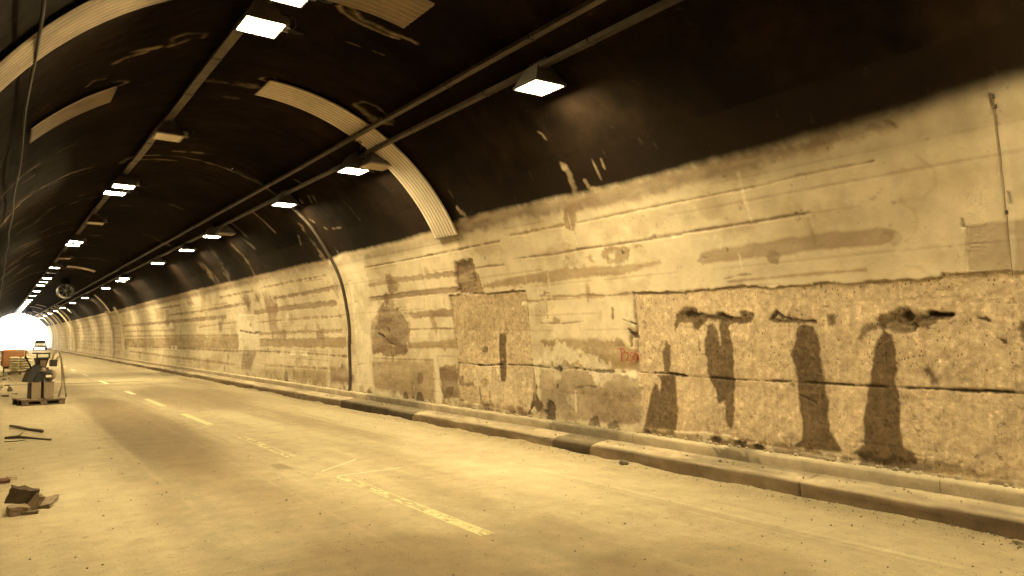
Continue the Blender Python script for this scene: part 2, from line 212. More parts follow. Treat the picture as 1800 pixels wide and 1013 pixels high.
('p',[(3.466,0.422),(3.032,0.433),(2.6,0.425),(2.604,0.346),(3.47,0.328)],'ochre',0.8,0.03,0.015,0,0),
('p',[(7.241,0.394),(6.488,0.412),(5.253,0.415),(5.256,0.315),(6.49,0.314),(7.284,0.33)],'ochre',0.9,0.05,0.02,0,1),
('l',[(7.157,0.358),(7.075,0.343)],0.06,'dark',0.7,0.04,-0.03,1),
('l',[(6.27,0.407),(6.199,0.393)],0.06,'dark',0.7,0.04,-0.03,1),
('l',[(6.06,0.381),(5.992,0.367)],0.06,'dark',0.7,0.04,-0.03,1),
('l',[(5.663,0.368),(5.6,0.354)],0.06,'dark',0.7,0.04,-0.03,1),
('l',[(5.413,0.371),(5.353,0.358)],0.06,'dark',0.7,0.04,-0.03,1),
('l',[(12.058,1.151),(11.168,1.124),(10.622,1.159),(9.713,1.167)],0.02,'dark',1,0.012,-0.03,0),
('l',[(9.713,1.167),(9.119,1.14),(8.908,1.129),(8.633,1.164),(8.122,1.131),(7.532,1.137)],0.02,'dark',0.7,0.02,-0.02,0),
('l',[(7.256,1.147),(6.69,1.153),(6.499,1.132)],0.022,'dark',0.95,0.015,-0.03,0),
('l',[(6.499,1.132),(5.623,1.121),(4.871,1.13),(3.982,1.128),(3.338,1.136),(2.57,1.141)],0.016,'dark',0.92,0.01,-0.03,0),
('p',[(16.65,3.501),(15.383,3.453),(15.967,2.074),(15.879,0.373),(16.688,0.299),(16.892,2.095)],'pale',0.5,0.03,0.03,0.01,0),
('l',[(2.631,3.609),(2.628,3.456),(2.63,3.324),(2.64,3.008),(2.658,2.778),(2.675,2.544),(2.713,2.163)],0.05,'pale',0.35,0.01,0,0)]
PAINT=[(2.268,3.608),(2.609,3.612),(3.037,3.597),(3.491,3.583),(4.434,3.577),(5.677,3.623),(6.909,3.613),(7.931,3.628),(9.759,3.662),(11.002,3.66),(12.096,3.594),(13.55,3.57),(16.526,3.594),(17.335,3.533),(19.329,3.569),(23.658,3.565),(33.463,3.593),(45.282,3.581),(55.185,3.521)]
VAULT=[([(8.316,88.84),(8.238,88.25),(8.259,86.55),(8.385,84.71),(8.45,83.48),(8.447,80.69),(8.459,77.71),(8.372,72.91)],0.035,0.7),([(8.316,88.84),(8.446,87.3),(8.552,84.22),(8.567,81.9),(8.574,78.39),(8.507,75.88)],0.03,0.7),([(8.364,85.92),(8.507,82.84),(8.492,77.48)],0.09,0.15),([(9.197,82.6),(9.179,79.45)],0.02,0.5),([(9.143,77.7),(9.088,74.96)],0.015,0.5),([(11.385,89.28),(11.245,88.78),(11.19,87.15),(11.324,86.23),(11.447,87.6),(11.417,89.15)],0.03,0.5),([(10.931,69.18),(10.703,68.47),(10.605,65.74),(10.636,63.15),(10.674,61.22)],0.04,0.5),([(10.95,68.68),(11.033,66.19),(11.06,64.02)],0.1,0.45),([(10.97,61.81),(10.791,60.28)],0.06,0.6),([(10.949,62.8),(10.713,60.91)],0.08,0.3),([(10.203,121.1),(10.128,119.7),(10.127,116.87)],0.09,0.6),([(9.947,118.56),(9.968,116.48),(9.982,114.28)],0.06,0.6),([(10.012,111.65),(9.703,112.01),(9.595,110.21),(9.655,106.76),(9.791,106.57)],0.05,0.35),([(9.986,111.59),(9.898,109.81),(9.787,108.61)],0.07,0.35),([(10.866,125.57),(10.718,124.42),(10.835,122.04)],0.03,0.6),([(11.577,120.13),(11.464,118.34),(11.416,116.45),(11.233,117.95),(11.162,120.05)],0.03,0.5),([(11.805,99.19),(11.839,94.81),(11.722,88.99)],0.1,0.25),([(11.874,94.68),(11.848,91.66),(11.826,87.92)],0.12,0.25),([(12.573,91.86),(12.562,90.58)],0.1,0.25),([(11.844,96.64),(11.839,94.81)],0.03,0.5),([(18.103,105.1),(17.631,103.95),(17.46,100.26),(17.426,94.23),(17.334,88.23),(17.373,81.63),(17.386,74.76),(17.353,70.09),(17.336,65.62)],0.07,0.55),([(17.887,99.34),(17.802,89.49)],0.07,0.45),([(16.741,87.24),(16.67,85.17)],0.09,0.8),([(16.885,92.56),(16.848,89.61)],0.05,0.5),([(16.679,84.72),(16.592,82.47)],0.05,0.3),([(17.33,74.97),(17.196,70.73),(17.287,65.84)],0.06,0.5),([(17.683,42.67),(17.818,39.19),(17.701,32.98),(17.598,28.82)],0.09,0.3),([(17.663,43.58),(17.745,42.04)],0.12,0.6),([(15.947,52.13),(16.086,49.97)],0.05,0.4),([(15.765,51.54),(15.896,48.77)],0.05,0.4),([(16.457,52.46),(16.536,51.03)],0.05,0.4),([(16.953,44.43),(16.864,43.28)],0.05,0.4),([(15.713,59.2),(15.64,57.48)],0.05,0.4),([(16.687,30.8),(16.691,29.17)],0.05,0.4),([(10.909,33.74),(10.892,32.5)],0.05,0.4),([(10.861,38.93),(10.862,37.28)],0.05,0.4),([(18.318,40.2),(18.566,36.87)],0.05,0.4),([(17.809,30.83),(17.771,29.62)],0.05,0.4),([(19.624,55.38),(19.595,50.11),(19.59,44.93)],0.06,0.5),([(21.774,55.29),(21.81,48.45)],0.12,0.4),([(22.234,45.31),(22.092,42.67)],0.15,0.5),([(23.606,45.61),(23.497,39.69),(23.546,35.14),(23.582,30.02)],0.12,0.35),([(16.549,40.15),(16.457,39.37)],0.04,0.4),([(16.17,38.76),(15.705,38.33)],0.03,0.3),([(14.706,47.05),(14.643,38.69)],0.015,0.2),([(19.661,142.65),(18.983,139.45),(18.267,135.17),(18.076,130.14),(18.039,124.84),(17.845,119.94),(18.023,113.89)],0.1,0.5),([(18.05,137.21),(17.901,131.62)],0.1,0.3),([(15.38,143.15),(14.993,137.61),(14.862,132.12)],0.08,0.4),([(14.756,127.33),(14.686,123.06)],0.06,0.35),([(15.784,136.18),(15.81,133.03)],0.05,0.35),([(24.262,133.53),(24.345,126.87),(22.66,121.02)],0.15,0.35),([(28.12,120.59),(27.499,114.91),(27.546,108.88)],0.1,0.5),([(29.466,131.34),(29.83,125.46)],0.15,0.45),([(30.852,128.52),(30.644,122.18),(30.32,112.34),(30.285,102.67)],0.12,0.45),([(23.41,114.53),(22.985,110.91),(22.83,104.06)],0.1,0.45),([(21.924,112.72),(22.004,109.93)],0.08,0.45),([(35.504,133.71),(34.409,129.33),(33.911,123.17)],0.6,0.35),([(36.507,120.93),(35.286,116.94)],0.3,0.35),([(39.211,140.42),(38.211,131.51)],0.6,0.4),([(52.159,128.46),(50.028,115.66),(50.209,102.11)],0.3,0.5),([(44.561,126.38),(42.653,119.38)],0.3,0.4),([(25.933,48.46),(26.223,44.31)],0.2,0.35),([(28.67,41.68),(28.404,38.48)],0.35,0.4),([(26.445,36.73),(26.458,34.23)],0.35,0.4),([(28.572,35.07),(28.233,30.36)],0.4,0.4),([(29.733,72.01),(29.694,66.55)],0.2,0.3),([(29.809,62.33),(29.509,60.78)],0.2,0.5),([(24.759,92.48),(24.736,88.65)],0.08,0.6),([(32.69,92.6),(32.625,89.56)],0.15,0.5),([(36.17,88.97),(36.015,82.99)],0.2,0.2),([(41.92,84.75),(40.92,73.52)],0.3,0.25),([(23.154,76.6),(23.233,72.9)],0.1,0.35),([(21.716,136.34),(21.689,134.07)],0.15,0.3),([(49.253,92.83),(48.802,83.19)],0.3,0.7),([(7.876,36.5),(7.848,34.99),(7.903,31.61),(7.927,30.27)],0.06,0.45),([(7.303,36.06),(7.303,34.03),(7.309,31.7)],0.025,0.45),([(7.141,35.54),(7.153,33.57)],0.03,0.45),([(7.609,32.19),(7.586,30.42),(7.399,30.27)],0.04,0.45),([(10.888,33.98),(10.801,32.02)],0.05,0.45),([(7.907,35.88),(7.831,36.36)],0.04,0.45),([(7.951,44.6),(7.913,43.94),(7.926,42.97)],0.03,0.9)]
# ------------------------------------------------------------------ helpers
COL = sc.collection
def mat(name, col=(.5,.5,.5), rough=.8, metal=0, emit=None, estr=0, var=.12, vscale=6, bump=.0, bscale=40, attr=False, bdist=.01):
    m = bpy.data.materials.new(name); m.use_nodes = True; t = m.node_tree; b = t.nodes['Principled BSDF']
    b.inputs['Roughness'].default_value = rough; b.inputs['Metallic'].default_value = metal
    geo = t.nodes.new('ShaderNodeNewGeometry') if attr else t.nodes.new('ShaderNodeTexCoord')
    vec = geo.outputs['Position'] if attr else geo.outputs['Object']
    n = t.nodes.new('ShaderNodeTexNoise'); n.inputs['Scale'].default_value = vscale; n.inputs['Detail'].default_value = 8; n.inputs['Roughness'].default_value = .65
    t.links.new(vec, n.inputs['Vector'])
    mr = t.nodes.new('ShaderNodeMapRange'); mr.inputs[1].default_value = .3; mr.inputs[2].default_value = .7
    mr.inputs[3].default_value = 1-var*1.5; mr.inputs[4].default_value = 1+var
    t.links.new(n.outputs[0], mr.inputs[0])
    mx = t.nodes.new('ShaderNodeVectorMath'); mx.operation = 'SCALE'
    if attr:
        a = t.nodes.new('ShaderNodeAttribute'); a.attribute_name = 'Col'; t.links.new(a.outputs['Color'], mx.inputs[0])
    else: mx.inputs[0].default_value = col
    t.links.new(mr.outputs[0], mx.inputs['Scale']); t.links.new(mx.outputs[0], b.inputs['Base Color'])
    if bump:
        n2 = t.nodes.new('ShaderNodeTexNoise'); n2.inputs['Scale'].default_value = bscale; n2.inputs['Detail'].default_value = 5
        t.links.new(vec, n2.inputs['Vector'])
        bp = t.nodes.new('ShaderNodeBump'); bp.inputs['Strength'].default_value = bump; bp.inputs['Distance'].default_value = bdist
        t.links.new(n2.outputs[0], bp.inputs['Height']); t.links.new(bp.outputs[0], b.inputs['Normal'])
    if emit:
        b.inputs['Emission Color'].default_value = (*emit, 1); b.inputs['Emission Strength'].default_value = estr
    return m
def tag(o, label=None, cat=None, group=None, kind=None):
    if label: o['label'] = label
    if cat: o['category'] = cat
    if group: o['group'] = group
    if kind: o['kind'] = kind
    return o
def empty(name, loc, rz=0):
    o = bpy.data.objects.new(name, None); COL.objects.link(o); o.location = loc; o.rotation_euler = (0, 0, rz); o.empty_display_size = .2
    return o
def link(name, me, m, parent=None, loc=(0,0,0)):
    o = bpy.data.objects.new(name, me); COL.objects.link(o); o.location = loc
    if m and not me.materials: me.materials.append(m)
    if parent: o.parent = parent
    return o
class MB:
    def __init__(s): s.v = []; s.f = []
    def add(s, vs, fs):
        k = len(s.v); s.v += [tuple(v) for v in vs]; s.f += [tuple(i+k for i in f) for f in fs]; return s
    def box(s, c, d, rz=0, taper=1.0, rot=None, ch=None):
        # chamfered box; taper shrinks the top
        x, y, z = [q/2 for q in d]; ch = min(d)*.12 if ch is None else ch
        vs = []
        for zz, sh in ((-z, 1), (-z+ch, 0), (z-ch, 0), (z, 1)):
            k = taper if zz > 0 else 1
            cc = ch*sh*.8 + 1e-5
            X, Y = x*k-cc, y*k-cc; e = ch*.7
            vs += [(-X+e,-Y,zz),(X-e,-Y,zz),(X,-Y+e,zz),(X,Y-e,zz),(X-e,Y,zz),(-X+e,Y,zz),(-X,Y-e,zz),(-X,-Y+e,zz)]
        fs = [tuple(range(7,-1,-1)), tuple(range(24,32))]
        for r in range(3):
            for i in range(8): a = r*8+i; b = r*8+(i+1)%8; fs.append((a, b, b+8, a+8))
        M = rot if rot is not None else Matrix.Rotation(rz, 3, 'Z')
        return s.add([M @ Vector(v) + Vector(c) for v in vs], fs)
    def tube(s, pts, r, n=8, cap=True):
        pts = [Vector(p) for p in pts]; rs = r if isinstance(r, (list, tuple)) else [r]*len(pts); vs = []; fs = []
        up = Vector((0,0,1)); t0 = (pts[1]-pts[0]).normalized()
        if abs(t0.dot(up)) > .95: up = Vector((0,1,0))
        for i, p in enumerate(pts):
            t = (pts[min(i+1,len(pts)-1)]-pts[max(i-1,0)]).normalized()
            a = (up - t*up.dot(t)).normalized(); b = t.cross(a); up = a
            for k in range(n):
                an = 2*math.pi*k/n; vs.append(p+(a*math.cos(an)+b*math.sin(an))*rs[i])
        for i in range(len(pts)-1):
            for k in range(n):
                q = i*n+k; q2 = i*n+(k+1)%n; fs.append((q, q2, q2+n, q+n))
        if cap: fs += [tuple(range(n-1,-1,-1)), tuple(range((len(pts)-1)*n, len(pts)*n))]
        return s.add(vs, fs)
    def lathe(s, prof, c, axis='Z', n=24):
        vs = []; fs = []
        for (r, h) in prof:
            for k in range(n):
                a = 2*math.pi*k/n; p = (r*math.cos(a), r*math.sin(a), h)
                if axis == 'Y': p = (p[0], p[2], p[1])
                if axis == 'X': p = (p[2], p[0], p[1])
                vs.append((p[0]+c[0], p[1]+c[1], p[2]+c[2]))
        for i in range(len(prof)-1):
            for k in range(n): q = i*n+k; q2 = i*n+(k+1)%n; fs.append((q, q2, q2+n, q+n))
        return s.add(vs, fs)
    def hull(s, bot, top):
        # prism between two equal rings
        n = len(bot); fs = [tuple(range(n-1,-1,-1)), tuple(range(n, 2*n))]
        for i in range(n): fs.append((i, (i+1)%n, n+(i+1)%n, n+i))
        return s.add(list(bot)+list(top), fs)
    def build(s, name, m, parent=None, smooth=False):
        me = bpy.data.meshes.new(name); me.from_pydata(s.v, [], s.f)
        bm = bmesh.new(); bm.from_mesh(me); bmesh.ops.recalc_face_normals(bm, faces=bm.faces); bm.to_mesh(me); bm.free()
        if smooth:
            me.polygons.foreach_set('use_smooth', [True]*len(me.polygons))
        return link(name, me, m, parent)
def copy_tree(o, parent=None):
    c = o.copy(); COL.objects.link(c); c.parent = parent
    for ch in list(o.children): copy_tree(ch, c)
    return c
# ---- numpy noise
def _h(ix, iy, seed):
    n = (ix.astype(np.int64)*374761393 + iy.astype(np.int64)*668265263 + seed*1442695041) & 0xffffffff
    n = ((n ^ (n >> 13))*1274126177) & 0xffffffff
    return ((n ^ (n >> 16)) & 0xffff)/65535.0
def vnoise(x, y, seed=0):
    ix = np.floor(x); iy = np.floor(y); fx = x-ix; fy = y-iy; fx = fx*fx*(3-2*fx); fy = fy*fy*(3-2*fy)
    a = _h(ix, iy, seed); b = _h(ix+1, iy, seed); c = _h(ix, iy+1, seed); d = _h(ix+1, iy+1, seed)
    return (a*(1-fx)+b*fx)*(1-fy)+(c*(1-fx)+d*fx)*fy
def fbm(x, y, sx, sy=None, o=4, seed=0, g=.5):
    sy = sx if sy is None else sy; r = 0; a = 1; t = 0
    for k in range(o):
        r = r + a*vnoise(x*sx*2**k, y*sy*2**k, seed+k*17); t += a; a *= g
    return r/t*2-1
def sstep(a, b, x): t = np.clip((x-a)/(b-a), 0, 1); return t*t*(3-2*t)
def seg_dist(u, v, pts, closed):
    d = np.full(u.shape, 1e9); P = list(pts); n = len(P)
    for i in range(n if closed else n-1):
        ax, ay = P[i]; bx, by = P[(i+1) % n]; dx, dy = bx-ax, by-ay; L = dx*dx+dy*dy+1e-12
        t = np.clip(((u-ax)*dx+(v-ay)*dy)/L, 0, 1)
        d = np.minimum(d, (u-ax-t*dx)**2+(v-ay-t*dy)**2)
    return np.sqrt(d)
def inside(u, v, P):
    r = np.zeros(u.shape, bool); n = len(P)
    for i in range(n):
        ax, ay = P[i]; bx, by = P[(i+1) % n]
        if ay == by: continue
        r ^= ((ay > v) != (by > v)) & (u < (bx-ax)*(v-ay)/(by-ay)+ax)
    return r
def grid_mesh(name, P, C, m, parent=None, keep=None, rough=None):
    """P (nu,nv,3), C (nu,nv,3) vertex colour; keep (nu-1,nv-1) faces"""
    nu, nv = P.shape[:2]; idx = np.arange(nu*nv).reshape(nu, nv)
    q = np.stack([idx[:-1,:-1], idx[1:,:-1], idx[1:,1:], idx[:-1,1:]], -1)
    q = q[keep] if keep is not None else q.reshape(-1, 4)
    used = np.unique(q); re = np.full(nu*nv, -1); re[used] = np.arange(len(used)); q = re[q]
    me = bpy.data.meshes.new(name); me.vertices.add(len(used)); me.vertices.foreach_set('co', P.reshape(-1,3)[used].astype(np.float32).ravel())
    me.loops.add(q.size); me.loops.foreach_set('vertex_index', q.ravel().astype(np.int32))
    me.polygons.add(len(q)); me.polygons.foreach_set('loop_start', (np.arange(len(q))*4).astype(np.int32))
    me.update(calc_edges=True); me.polygons.foreach_set('use_smooth', np.ones(len(q), bool))
    a = me.color_attributes.new('Col', 'FLOAT_COLOR', 'POINT')
    c4 = np.concatenate([C.reshape(-1,3)[used], np.ones((len(used),1))], 1).astype(np.float32); a.data.foreach_set('color', c4.ravel())
    if rough is not None:
        r = me.attributes.new('Rgh', 'FLOAT', 'POINT'); r.data.foreach_set('value', rough.reshape(-1)[used].astype(np.float32))
    me.validate(); return link(name, me, m, parent)
PAL = {'brown':(.170,.115,.075),'ochre':(.245,.180,.108),'wet':(.100,.070,.041),'dark':(.045,.032,.020),'cream':(.48,.405,.295),'pale':(.57,.50,.385),'shot':(.405,.315,.215)}
PAL = {k: np.array(v) for k, v in PAL.items()}
# ------------------------------------------------------------------ materials
def lining_mat(name, var, bump, bs, sheen_rough=.9):
    m = mat(name, rough=sheen_rough, attr=True, var=var, vscale=3.0)
    t = m.node_tree; b = t.nodes['Principled BSDF']; b.inputs['Specular IOR Level'].default_value = .05; g = t.nodes.new('ShaderNodeNewGeometry')
    at = t.nodes.new('ShaderNodeAttribute'); at.attribute_name = 'Rgh'
    n = t.nodes.new('ShaderNodeTexNoise'); n.inputs['Scale'].default_value = bs; n.inputs['Detail'].default_value = 6
    vo = t.nodes.new('ShaderNodeTexVoronoi'); vo.inputs['Scale'].default_value = 34
    t.links.new(g.outputs['Position'], n.inputs['Vector']); t.links.new(g.outputs['Position'], vo.inputs['Vector'])
    r1 = t.nodes.new('ShaderNodeMapRange'); r1.inputs[1].default_value = .0; r1.inputs[2].default_value = .32; t.links.new(vo.outputs['Distance'], r1.inputs[0])
    mu = t.nodes.new('ShaderNodeMath'); mu.operation = 'MULTIPLY'; t.links.new(r1.outputs[0], mu.inputs[0]); t.links.new(at.outputs['Fac'], mu.inputs[1])
    ad = t.nodes.new('ShaderNodeMath'); ad.operation = 'ADD'; t.links.new(mu.outputs[0], ad.inputs[0]); t.links.new(n.outputs[0], ad.inputs[1])
    # fine grit in the colour where the surface is rough
    mp = t.nodes.new('ShaderNodeMapping'); mp.inputs['Scale'].default_value = (1, 1, .55); t.links.new(g.outputs['Position'], mp.inputs[0])
    n3 = t.nodes.new('ShaderNodeTexNoise'); n3.inputs['Scale'].default_value = 62; n3.inputs['Detail'].default_value = 3; n3.inputs['Roughness'].default_value = .7; t.links.new(mp.outputs[0], n3.inputs['Vector'])
    cr = t.nodes.new('ShaderNodeMapRange'); cr.inputs[1].default_value = .30; cr.inputs[2].default_value = .70; cr.inputs[3].default_value = -.16; cr.inputs[4].default_value = .12; t.links.new(n3.outputs[0], cr.inputs[0])
    rm = t.nodes.new('ShaderNodeMath'); rm.operation = 'MULTIPLY_ADD'; t.links.new(cr.outputs[0], rm.inputs[0]); t.links.new(at.outputs['Fac'], rm.inputs[1]); rm.inputs[2].default_value = 1
    acc = rm.outputs[0]
    for sc2, thr, sel, gain, off in ((26, .26, .62, -.62, 0), (34, .20, .72, .55, 7.3), (60, .30, .55, -.35, 3.1)):
        m2 = t.nodes.new('ShaderNodeMapping'); m2.inputs['Scale'].default_value = (1, 1, .6); m2.inputs['Location'].default_value = (off, off, off); m2.inputs['Rotation'].default_value = (.35, 0, 0); t.links.new(g.outputs['Position'], m2.inputs[0])
        v2 = t.nodes.new('ShaderNodeTexVoronoi'); v2.inputs['Scale'].default_value = sc2; t.links.new(m2.outputs[0], v2.inputs['Vector'])
        q1 = t.nodes.new('ShaderNodeMapRange'); q1.inputs[1].default_value = thr; q1.inputs[2].default_value = thr*.5; q1.inputs[3].default_value = 0; q1.inputs[4].default_value = gain; t.links.new(v2.outputs['Distance'], q1.inputs[0])
        sx = t.nodes.new('ShaderNodeSeparateXYZ'); t.links.new(v2.outputs['Color'], sx.inputs[0])
        gt = t.nodes.new('ShaderNodeMath'); gt.operation = 'GREATER_THAN'; t.links.new(sx.outputs[0], gt.inputs[0]); gt.inputs[1].default_value = sel
        p1 = t.nodes.new('ShaderNodeMath'); p1.operation = 'MULTIPLY'; t.links.new(q1.outputs[0], p1.inputs[0]); t.links.new(gt.outputs[0], p1.inputs[1])
        p2 = t.nodes.new('ShaderNodeMath'); p2.operation = 'MULTIPLY_ADD'; t.links.new(p1.outputs[0], p2.inputs[0]); t.links.new(at.outputs['Fac'], p2.inputs[1]); t.links.new(acc, p2.inputs[2]); acc = p2.outputs[0]
    rm = acc.node
    src = b.inputs['Base Color'].links[0].from_socket; sc_ = t.nodes.new('ShaderNodeVectorMath'); sc_.operation = 'SCALE'; t.links.new(src, sc_.inputs[0]); t.links.new(rm.outputs[0], sc_.inputs['Scale']); t.links.new(sc_.outputs[0], b.inputs['Base Color'])
    bp = t.nodes.new('ShaderNodeBump'); bp.inputs['Strength'].default_value = bump; bp.inputs['Distance'].default_value = .006
    t.links.new(ad.outputs[0], bp.inputs['Height']); t.links.new(bp.outputs[0], b.inputs['Normal'])
    return m
M_wall = lining_mat('lining_plaster', .10, .35, 60)
M_vault = lining_mat('vault_black_paint', .35, .6, 25, .95); M_vault.node_tree.nodes['Principled BSDF'].inputs['Specular IOR Level'].default_value = .04
M_road = lining_mat('dusty_road', .10, .5, 45)
M_kerb = lining_mat('kerb_concrete', .14, .55, 50)
M_strip = mat('pale_corrugated_steel', (.56,.48,.37), .55, 0, var=.12, vscale=2.5, bump=.1, bscale=30)
M_dark = mat('black_dusty_metal', (.035,.028,.02), .6, .2, bump=.2)
M_tray = mat('galvanised_tray', (.075,.058,.038), .55, .3, var=.35, vscale=4)
M_cable = mat('black_cable', (.02,.017,.013), .6)
M_house = mat('lamp_housing_paint', (.13,.11,.09), .55, .2, var=.25)
M_rim = mat('lamp_rim_steel', (.32,.27,.21), .4, .5)
M_glass_on = mat('lit_lamp_glass', (.9,.85,.7), .3, emit=LAMP_COL, estr=LAMP_POWER)
M_glass_off = mat('unlit_lamp_glass', (.62,.53,.42), .15, var=.05)
# ------------------------------------------------------------------ right wall
def prof_x(z):
    return np.where(z > ZC, XC+np.sqrt(np.maximum(RR**2-(z-ZC)**2, 0)), XC+RR+.03*np.clip((ZC-z)/.5, 0, 1))
ys = [Y0]
while ys[-1] < Y1:
    y = ys[-1]
    if y < 2: d = 1.0 if y < 0 else .06
    elif y < 9: d = .0125
    else: d = .0125*(y/9)**2
    ys.append(y+min(d, 1.2))
ys = np.array(ys); ys[-1] = Y1
na, nb = 104, 190
zz = np.concatenate([[-.1], np.linspace(.28, ZC, na, endpoint=False), ZC+RR*np.sin(np.linspace(0, math.asin(2.42/RR), nb))])
U, Z = np.meshgrid(ys, zz, indexing='ij')
C = np.tile(PAL['cream'], U.shape+(1,))
big = fbm(U, Z, .5, .8, 4, 5); C *= (1+.10*big)[..., None]
stv = fbm(U, Z, 9, .5, 4, 31); C *= (1+.05*stv)[..., None]
hb = fbm(U, Z, .25, 5, 3, 77); C *= (1+.07*hb)[..., None]
D = .006*fbm(U, Z, 1.5, 1.5, 4, 3) + .0012*fbm(U, Z, 25, 25, 2, 9)
Rg = np.zeros(U.shape); Pm = np.zeros(U.shape)
nA = fbm(U, Z, 6, 6, 5, 11, .6); nB = fbm(U, Z, 28, 28, 3, 21)
hbs = fbm(U, Z, 1.2, 7, 4, 87, .6)
def feature(it):
    if it[0] == 'p': _, pts, col, a, amp, soft, rel, rg = it; wd = 0; soft = soft*2 if col == 'wet' else soft
    else: _, pts, wd, col, a, amp, rel, rg = it; soft = .008
    far = np.mean([p[0] for p in pts]); soft = max(soft*(1.9 if col in ('brown','ochre','pale','cream') else 1), .0008*far)
    mg = wd+amp*2+soft+.05
    u0, u1 = min(p[0] for p in pts)-mg, max(p[0] for p in pts)+mg; v0, v1 = min(p[1] for p in pts)-mg, max(p[1] for p in pts)+mg
    i0, i1 = np.searchsorted(ys, [u0, u1]); j0, j1 = np.searchsorted(zz, [v0, v1])
    if i1-i0 < 1 or j1-j0 < 1: return
    s = (slice(i0, i1), slice(j0, j1)); u = U[s]; v = Z[s]
    d = seg_dist(u, v, pts, it[0] == 'p')
    nn = nA[s]*amp*2.2 + nB[s]*min(amp, .02)*.8
    if it[0] == 'p': sd_ = np.where(inside(u, v, pts), d, -d)+nn
    else: sd_ = wd*.5-d+nn
    al = sstep(-soft, soft, sd_)
    if col in ('brown','ochre'): al = al*np.clip(.95+.45*hbs[s], .6, 1.15)
    c = PAL[col]*(1+.12*nA[s]+.10*nB[s])[..., None]
    k = (al*a)[..., None]; C[s] = C[s]*(1-k)+c*k
    if col == 'shot': Pm[s] = np.maximum(Pm[s], al)
    elif rel: D[s] += rel*al
    if rg: Rg[s] = np.maximum(Rg[s], al*rg)
for k, z0 in enumerate(np.arange(.55, 3.5, .235)):
    y = 2.2
    while y < 60:
        L = 1+3.5*random.random()
        if random.random() < .62: feature(('l', [(y, z0+.015*random.random()), (y+L*.5, z0+.01), (y+L, z0+.02*random.random())], .008+.012*random.random()*(1+y*.06), random.choice(['brown','brown','ochre']), .25+.3*random.random(), .006, -.003, 0))
        y += L+1.5*random.random()
for k in range(60):
    y = 2.3+random.random()*20; z0 = 1.9+random.random()*1.5; rr_ = .1+.35*random.random()
    feature(('p', [(y, z0), (y+rr_*2, z0+.05), (y+rr_*2.2, z0+.22), (y+.1, z0+.2)], random.choice(['ochre','pale','cream','ochre']), .12+.16*random.random(), .12, .1, 0, 0))
for it in WALL: feature(it)
rn_ = random.Random(17)
for k in range(230):                                   # small chips, peels, smears and runs in the plaster
    y = 4.5+rn_.random()**1.4*26; z0 = .4+rn_.random()*2.6; e = .02+.07*rn_.random()**2*(1+y*.06); kind = rn_.random()
    if 2.4 < y < 7.6 and z0 < 2.2: continue
    c_ = rn_.choice(['brown','pale','ochre','dark','pale','brown'])
    if kind < .5:
        pp_ = [(y+e*(.6+.6*rn_.random())*math.cos(q)*1.2, z0+e*(.6+.6*rn_.random())*math.sin(q)) for q in [i*1.047 for i in range(6)]]
        feature(('p', pp_, c_, .35+.4*rn_.random(), .02, .008, 0, .3))
    elif kind < .8:
        h_ = .1+.5*rn_.random(); feature(('l', [(y, z0), (y+.02, z0+h_*.5), (y-.01, z0+h_)], .01+.03*rn_.random(), rn_.choice(['brown','ochre','pale']), .3+.3*rn_.random(), .015, 0, 0))
    else:
        h_ = .1+.4*rn_.random(); feature(('l', [(y, z0), (y+h_*.4, z0+.04*rn_.random()), (y+h_, z0-.03)], .008+.01*rn_.random(), 'dark', .35+.3*rn_.random(), .012, -.004, 0))
for k in range(70):                                    # crumbly band along the foot of the wall
    y = 2.3+rn_.random()*24; e = .04+.10*rn_.random()
    feature(('p', [(y, .30), (y+e*2.5, .30), (y+e*2.2, .36+e*.8), (y+e, .34+e*1.2)], rn_.choice(['brown','dark','pale','ochre','brown']), .35+.35*rn_.random(), .03, .012, -.004, .8))
# mottled streaks far down the tunnel
for k in range(46):
    y = 26+k*2.6+random.random()*2; h = .5+random.random()*2.6; wd = .15+random.random()*.9
    z0 = .35+random.random()*1.5
    feature(('p', [(y, z0), (y+wd, z0+.1), (y+wd*.8, z0+h), (y+.1, z0+h*.9)], random.choice(['brown','ochre','cream','pale','ochre']), .18+.2*random.random(), .12, .10, 0, 0))
for k in range(9):
    z0 = .7+k*.33
    feature(('l', [(54+random.random()*4, z0), (100, z0+.02), (133, z0)], .03+.06*random.random(), 'brown', .5, .04, 0, 0))
for k in range(26):      # ring joints, curved light and dark bands near the mouth
    y = 62+k*3.4
    feature(('p', [(y,.28),(y+1.3,.28),(y+1.3,3.6),(y,3.6)], 'pale' if k % 2 else 'ochre', .45, .1, .1, 0, 0))
# shotcrete relief
D += -.026*Pm + Pm*(.003*fbm(U, Z, 4, 4, 3, 41)+.0022*fbm(U, Z, 34, 20, 3, 43)+.0028*fbm(U, Z, 38, 3, 2, 47))
pit = fbm(U, Z, 36, 30, 2, 53); pm = sstep(.48, .66, pit)*np.maximum(Pm, Rg*.8)*sstep(-.5, .2, fbm(U, Z, 2.5, 2.5, 3, 54)); D -= .006*pm; C *= (1-.42*pm)[..., None]
gr = fbm(U, Z, 55, 45, 2, 57); C *= (1+.10*gr*np.maximum(Pm, .6*Rg))[..., None]
lum = sstep(.45, .7, fbm(U, Z, 26, 26, 2, 59))*Pm; C *= (1+.35*lum)[..., None]; D += .003*lum
C *= (1+.15*Pm*fbm(U, Z, 36, 2.2, 3, 61))[..., None]
C *= (1+.16*Pm*fbm(U, Z, 1.3, .9, 5, 63))[..., None]
D += Rg*(.012*fbm(U, Z, 12, 12, 4, 71, .6))
C *= (1+.30*Rg*fbm(U, Z, 16, 16, 4, 73, .6))[..., None]
wu = U+.25*fbm(U, Z, 1.1, 1.1, 3, 401); wz = Z+.2*fbm(U, Z, 1.3, 1.3, 3, 403)
